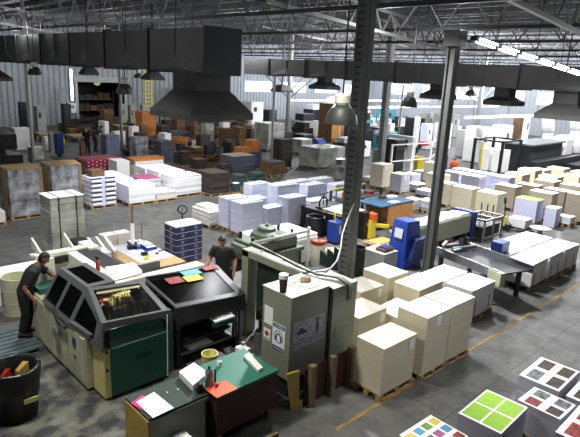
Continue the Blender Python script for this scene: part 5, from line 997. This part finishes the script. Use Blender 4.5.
# orange cupboard and dome
X, Y, s, h = fb(318, 344, 143, 104); BB.append((X-.3, Y-.3, X+s+.3, Y+s+.3)); t = thing('orange_cupboard', 'tall orange brown wooden cupboard in the far middle', 'cupboard', (X, Y, 0)); MB().box(0, 0, 0, s, s, h).build('body', 'ply', t); MB().box(-.03, .0, 0, -.001, s, h).build('side', 'kraft', t); MB().box(s*.62, -.03, .1, s*.66, -.001, h*.85).build('handle_strip', 'white', t)
tag(MB().lathe([(0, .6), (.5, .5), (.9, .2), (1., 0)], n=18).build('grey_dome', 'pale_steel', loc=(X+s/2, Y+s/2, h)), 'grey dome shaped cover on top of the orange cupboard', 'cover')
for px, py, m, lab in ((318, 150, 'blue', 'blue drum lying before the orange cupboard'),):
    X, Y = at(px, py); t = thing('drum', lab, 'drum', (X, Y, 0)); MB().tube([(-.4, 0, .45), (.4, 0, .45)], .45, 16).build('body', m, t)
for px0, px1, yb, yt, lab in ((268, 292, 146, 132, 'dark low machine left of the blue drum'), (292, 314, 146, 135, 'black low table machine before the orange cupboard'), (314, 346, 160, 148, 'pale low table behind the broad grey load')):
    mach(px0, px1, yb, yt, 'dark_steel' if 'pale' not in lab else 'pale_steel', lab)
# ladder, yellow ladder, clock, notice, shutter frame items
X, Y = at(66, 131); Y = YB-1.2; d = ray(66, 100); X = d.x*Y/d.y
t = thing('stepladder', 'pale aluminium ladder leaning at the ribbed wall', 'ladder', (X, Y, 0)); q = MB(); [q.bar((s*.35, -.6, 0), (s*.22, .9, 3.4), .1) for s in (-1, 1)]; q.build('stile', 'pale_steel', t); q = MB(); [q.bar((-.34+.012*i, -.6+.13*i, .3*i+.1), (.34-.012*i, -.6+.13*i, .3*i+.1), .07) for i in range(11)]; q.build('rung', 'pale_steel', t)
d = ray(148.5, 100); X = d.x*50/d.y; t = thing('yellow_ladder', 'tall bright yellow lattice ladder fixed near the back wall', 'ladder', (X, 50, 1.5)); q = MB(); [q.bar((s*.35, 0, -1.5), (s*.35, 0, 5.2), .13) for s in (-1, 1)]; q.build('stile', 'yellow', t); q = MB(); [q.bar((-.35, 0, -1.2+.4*i), (.35, 0, -1.2+.4*i), .09) for i in range(16)]; q.build('rung', 'yellow', t)
d = ray(97, 81.5); k = (YB-.1)/d.y; tag(MB().tube([(0, 0, 0), (0, .08, 0)], .38, 18).build('wall_clock', 'yellow_pale', loc=(d.x*k, YB-.12, CH+d.z*k)), 'round pale yellow wall clock above the roller shutter', 'clock')
d = ray(72.5, 108); k = (YB-.1)/d.y; t = thing('notice_board', 'white notice sheet on the wall beside the ladder', 'notice', (d.x*k, YB-.12, CH+d.z*k)); MB().cb(0, 0, 0, .7, .04, .9).build('board', 'white', t); MB().cb(.0, -.03, .12, .35, .01, .3).build('picture', 'print_cyan', t)
d = ray(72, 85); k = (YB-.3)/d.y; t = thing('wall_tube_light', 'bright vertical tube light on the ribbed wall', 'wall light', (d.x*k, YB-.2, CH+d.z*k)); MB().cb(0, 0.04, 0, .3, .06, 3.0).build('housing', 'pale_steel', t); MB().cb(0, -.03, 0, .16, .06, 2.8).build('tube', 'tube', t)
# shelves visible through the shutter and along the wall
def rack(x, y, w, d, h, lab, n=3):
    t = thing('storage_rack', lab, 'rack', (x, y, 0)); q = MB(); [q.box(a, bb, 0, a+.08, bb+.08, h) for a in (0, w-.08) for bb in (0, d-.08)]; q.build('upright', 'dark_steel', t)
    for i in range(n):
        z = h*(i+.12)/n; MB().box(0, 0, z, w, d, z+.05).build('shelf', 'dark_steel', t)
    for i in range(n):
        z = h*(i+.12)/n+.051; x0 = .12; k = 0
        while x0 < w-.6:
            a = random.uniform(.4, .8); hh = random.uniform(.35, .75)*h/n; k += 1
            tag(MB().box(x+x0, y+.1, z, x+x0+a, y+d-.15, z+hh).build('carton', random.choice(['kraft_dark', 'kraft', 'mixed_dark', 'kraft_dark'])), 'carton on a shelf of the %s' % lab.split(' with')[0], 'carton', 'cartons on the %s' % lab.split(' with')[0]); x0 += a+.08
rack(22.3, YB+1.2, 3.8, 1., 3.2, 'dark rack inside the shutter opening with brown cartons'); rack(32.2, YB-2.2, 5, 1., 4.2, 'dark rack right of the yellow ladder with cartons'); rack(27.0, 45, 4, 1, 2.2, 'low rack in front of the shutter with cartons', 2)
# machines at the far left
t = thing('cutting_machine', 'paper cutter with two black boxes and white legs at left edge', 'machine', (6.3, 25.0, 0)); MB().box(0, 0, 2.0, 1.5, 1.0, 2.65).build('upper_box', 'black', t, bev=.02); MB().box(0, .0, 1.05, 1.7, 1.1, 1.75).build('lower_box', 'black', t, bev=.02); MB().box(.1, .8, 0, .5, 1.1, 2.0).build('spine', 'dark_steel', t)
MB().box(.05, .05, 0, .25, .25, 1.05).box(1.3, .05, 0, 1.5, .25, 1.05).build('leg', 'white_paint', t); MB().box(1.8, -.4, .75, 3.2, .9, .85).build('side_table', 'pale_steel', t); MB().box(1.9, -.3, 0, 2.05, -.1, .75).box(3.0, -.3, 0, 3.15, -.1, .75).build('table_leg', 'white_paint', t); MB().box(1.7, .2, .0, 2.0, .5, .2).box(.3, .3, 1.76, 1.1, .8, 1.99).build('bracket', 'dark_steel', t)
X, Y, s, h = fb(53, 62, 157, 133); t = thing('blue_drum_cart', 'tall blue wheeled container in the left aisle', 'container', (X, Y, 0)); MB().box(0, 0, .15, s, s, h).build('body', 'deep_blue', t, bev=.04); MB().box(.1, .1, 0, s-.1, s-.1, .15).build('wheels', 'black', t); MB().box(-.2, s, .2, 0, s+.4, h*.95).build('side_panel', 'pale_steel', t); MB().box(s, -.05, .8, s+.06, .05, h*.8).build('yellow_strip', 'yellow', t)
for (px0, px1, yb, yt), m, lab in (((6, 26, 150, 129), 'paper_top', 'white covered bale at the left behind the black boxes'), ((41, 50, 150, 137), 'white', 'white rounded sack in the left aisle'), ((78, 85, 158, 143), 'kraft', 'brown carton left of the distant people'), ((24, 40, 160, 148), 'pale_steel', 'pale low machine table at left behind the wrapped pallets')):
    X, Y, s, h = fb(px0, px1, yb, yt); stack(lab, X, Y, s, s, h, m if m in ('paper', 'kraft') else 'paper_warm' if m != 'pale_steel' else 'wrap', 'paper_top' if m != 'kraft' else 'kraft', pal=False, z0=0, name='bale', cat='bale', layers=2)
for px0, px1, yb, yt, lab in ((30, 50, 142, 134, 'left'), (60, 84, 142, 136, 'right')):
    X, Y, s, h = fb(px0, px1, yb, yt); BB.append((X-.1, Y-.1, X+s+.1, Y+s+.1)); t = thing('low_bench', lab+' low bench with pale top before the ribbed wall', 'bench', (X, Y, 0)); MB().box(0, 0, h-.1, s, s, h).build('top', 'wood', t); q = MB(); [q.box(a, c_, 0, a+.1, c_+.1, h-.1) for a in (0, s-.1) for c_ in (0, s-.1)]; q.build('leg', 'dark_steel', t)

# small machine units scattered through the distant press hall
random.seed(5); NM = 0
for k in range(500):
    if NM >= 34: break
    px = random.uniform(300, 470); py = random.uniform(119, 156)
    if px > 400 and py > 140: continue
    X, Y = at(px, py); a = random.uniform(.8, 2.4); c = random.uniform(.8, 2.0); h = random.uniform(.9, 2.3)
    if X > 62 or Y > 49 or any(x0-a/2-.1 < X < x1+a/2+.1 and y0-c/2-.1 < Y < y1+c/2+.1 for x0, y0, x1, y1 in BB): continue
    BB.append((X-a/2, Y-c/2, X+a/2, Y+c/2)); NM += 1
    t = thing('machine_unit', 'small machine unit standing in the bright distant press hall', 'machine', (X, Y, 0), group='distant machine units')
    m_ = random.choice(['white', 'pale_steel', 'dark_steel', 'white', 'dark_steel', 'black', 'teal', 'blue_white'])
    MB().box(-a/2, -c/2, 0, a/2, c/2, h*.7).build('body', m_, t, bev=.04); MB().box(-a/2+.1, -c/2+.1, h*.7, a/6, c/4, h).build('head', random.choice(['white', 'dark_steel', 'pale_steel']), t, bev=.04)
    MB().box(-a/2-.02, -c/4, h*.2, -a/2-.001, c/4, h*.55).build('hatch', 'dark_steel', t)
# crowd of small cartons in the storage area
random.seed(21); NC = 0
used_px = []
for k in range(900):
    if NC >= 150: break
    px = random.uniform(60, 250); py = random.uniform(128, 168)
    if px < 130 and py > 146: continue
    if 40 < px < 118 and py > 140: continue
    X, Y = at(px, py); D = math.hypot(X, Y); a = random.uniform(.35, .95); c = random.uniform(.35, .9); h = random.choice([.25, .35, .5, .7, 1.0, 1.3])
    if any(abs(X-x_) < (a+a_)*.5+.05 and abs(Y-y_) < (c+c_)*.5+.05 for x_, y_, a_, c_ in used_px): continue
    if any(x0-a < X < x1+a and y0-c < Y < y1+c for x0, y0, x1, y1 in BB): continue
    used_px.append((X, Y, a, c)); NC += 1
    m_ = random.choice(['kraft', 'kraft_dark', 'dark_card', 'kraft_dark', 'mixed_dark', 'slate_card', 'mixed_dark', 'teal_card', 'kraft', 'dark_card', 'dark_steel', 'grey_green', 'white'])
    o = MB().box(-a/2, -c/2, 0, a/2, c/2, h).build('carton', m_, loc=(X, Y, 0), rot=random.uniform(-.15, .15)); tag(o, 'carton standing in the crowded storage area beyond the white stacks', 'carton', 'cartons in the storage area')
# ---------------------------------------------------------------- light
def area(x, y, z, sx, sy, e, col=(1, .97, .93), name='roof_light', tilt=(0,0,0)):
    l = bpy.data.lights.new(name, 'AREA'); l.shape = 'RECTANGLE'; l.size = sx; l.size_y = sy; l.energy = e; l.color = col
    o = bpy.data.objects.new(name, l); C.objects.link(o); o.location = (x, y, z); o.rotation_euler = tilt; return o
def spot(x, y, z, tx, ty, tz, e, ang=110, rad=.25, col=(.96, .98, 1)):  # overhead spots without fixtures, some of them added purely as fill
    l = bpy.data.lights.new('overhead_spot', 'SPOT'); l.energy = e; l.spot_size = math.radians(ang); l.spot_blend = .6; l.shadow_soft_size = rad; l.color = col
    o = bpy.data.objects.new('overhead_spot', l); C.objects.link(o); o.location = (x, y, z); o.rotation_euler = (Vector((tx, ty, tz))-Vector((x, y, z))).to_track_quat('-Z', 'Y').to_euler(); return o
def point(x, y, z, e, col=(.97, .98, 1), r=.35):
    l = bpy.data.lights.new('hall_fill_point', 'POINT'); l.energy = e; l.shadow_soft_size = r; l.color = col
    o = bpy.data.objects.new('hall_fill_point', l); C.objects.link(o); o.location = (x, y, z)
spot(12.2, 11.2, 7.3, 11.2, 7.0, 0, 5200, 118); spot(17.5, 9, 7.2, 19, 7, 0, 3000, 120); spot(26, 12, 8, 28, 10.5, 0, 7500, 130)
spot(13.5, 15.5, 7.6, 13.5, 15.5, 0, 2700, 130); spot(11.0, 19, 7.6, 11.5, 22.5, 0, 2500, 130); spot(8.4, 3.0, 7.6, 8.4, 2.4, 0, 1000, 70)  # last spot is added fill over the corner sheet stacks
spot(2.0, 8.0, 7.4, 4.2, 9.6, 0, 1500, 110, col=(1, .97, .86)); spot(7.6, 7.4, 7.4, 7.0, 8.2, 0, 900, 110, col=(1, .98, .9)); spot(5, 13.5, 7.4, 5, 15.5, 0, 1400, 120)  # added fill spots brightening the foreground machines and wrapped load
for x, y, e in ((38, 13, 5000), (48, 13, 5000), (36, 21, 5000), (48, 23, 6000), (58, 30, 6000), (36, 33, 3500), (48, 42, 6000), (58, 16, 5000), (60, 44, 5000)): point(x, y, 6.6, e*.5)  # fill points added to brighten the distant press hall
for x, y, e in ((27, 43, 1300), (19, 38, 1000), (21, 27, 900), (30, 29, 1500), (15, 46, 1200), (9, 27, 700), (3, 20, 500), (16, 12, 500), (6, 2, 350), (20, 3, 500), (-2, 8, 400)): point(x, y, 7.1, e*.36)  # ambient fill added to lift the roof, trusses and storage area
l = bpy.data.lights.new('machine_lamp', 'AREA'); l.shape = 'RECTANGLE'; l.size = .8; l.size_y = .04; l.energy = 26; l.color = (1, .88, .6); o = bpy.data.objects.new('machine_lamp', l); C.objects.link(o); o.location = (4.42, 9.0, 1.56); o.rotation_euler = (-.45, 0, 0)
w = bpy.data.worlds.new('World'); bpy.context.scene.world = w; w.use_nodes = True; w.node_tree.nodes['Background'].inputs[0].default_value = (.6, .7, .85, 1); w.node_tree.nodes['Background'].inputs[1].default_value = .3

# one object per piece for repeated parts
SPLIT = {'leg', 'post', 'upright', 'hanger_rod', 'hanger', 'wheel', 'knob', 'foot', 'bolt', 'red_knob', 'pipework', 'fitting', 'strap', 'band', 'dark_slot', 'brace', 'side_panel', 'side_frame', 'side_rail', 'eye', 'eyebrow',
         'roller', 'stile', 'table_leg', 'bracket', 'bundle', 'printed_panel', 'door_frame', 'door', 'plinth', 'printed_patch', 'page_edge', 'bright_fitting', 'orange_carton', 'cardboard_sheet', 'flap', 'clamp_row', 'air_hose', 'tube', 'wheels', 'infeed_bar', 'stiffener'}
def split_pieces():
    for o in list(C.objects):
        if o.type != 'MESH' or not o.parent or o.name.split('.')[0] not in SPLIT: continue
        me = o.data; n = len(me.vertices); par = list(range(n))
        def find(a):
            while par[a] != a: par[a] = par[par[a]]; a = par[a]
            return a
        for e in me.edges: par[find(e.vertices[0])] = find(e.vertices[1])
        isl = {}
        for p in me.polygons: isl.setdefault(find(p.vertices[0]), []).append(list(p.vertices))
        if len(isl) < 2: continue
        nm = o.name.split('.')[0]; kids = list(o.children)
        for k, fs in enumerate(isl.values()):
            ids = sorted({v for f in fs for v in f}); mp = {v: i for i, v in enumerate(ids)}
            m2 = bpy.data.meshes.new(nm); m2.from_pydata([me.vertices[v].co[:] for v in ids], [], [[mp[v] for v in f] for f in fs]); m2.materials.append(me.materials[0])
            if me.polygons[0].use_smooth:
                for p in m2.polygons: p.use_smooth = True
            if k == 0: o.data = m2
            else:
                c = bpy.data.objects.new(nm, m2); C.objects.link(c); c.parent = o.parent; c.location = o.location; c.rotation_euler = o.rotation_euler
                for md in o.modifiers:
                    if md.type == 'BEVEL': b = c.modifiers.new('bevel', 'BEVEL'); b.width = md.width; b.segments = 2; b.limit_method = 'ANGLE'
split_pieces()

# ---------------------------------------------------------------- camera
cam = bpy.data.cameras.new('Camera'); co = bpy.data.objects.new('Camera', cam); C.objects.link(co); co.location = (0, 0, CH)
co.matrix_world = Matrix(((R_.x, U_.x, -_F.x, 0), (R_.y, U_.y, -_F.y, 0), (R_.z, U_.z, -_F.z, CH), (0, 0, 0, 1)))
cam.sensor_fit = 'HORIZONTAL'; cam.sensor_width = 36; cam.lens = CF/580*36; cam.clip_start = .1; cam.clip_end = 300
sc = bpy.context.scene; sc.camera = co; sc.view_settings.view_transform = 'Standard'; sc.view_settings.look = 'None'; sc.view_settings.exposure = 0.; sc.view_settings.gamma = 1; sc.view_settings.use_curve_mapping = False
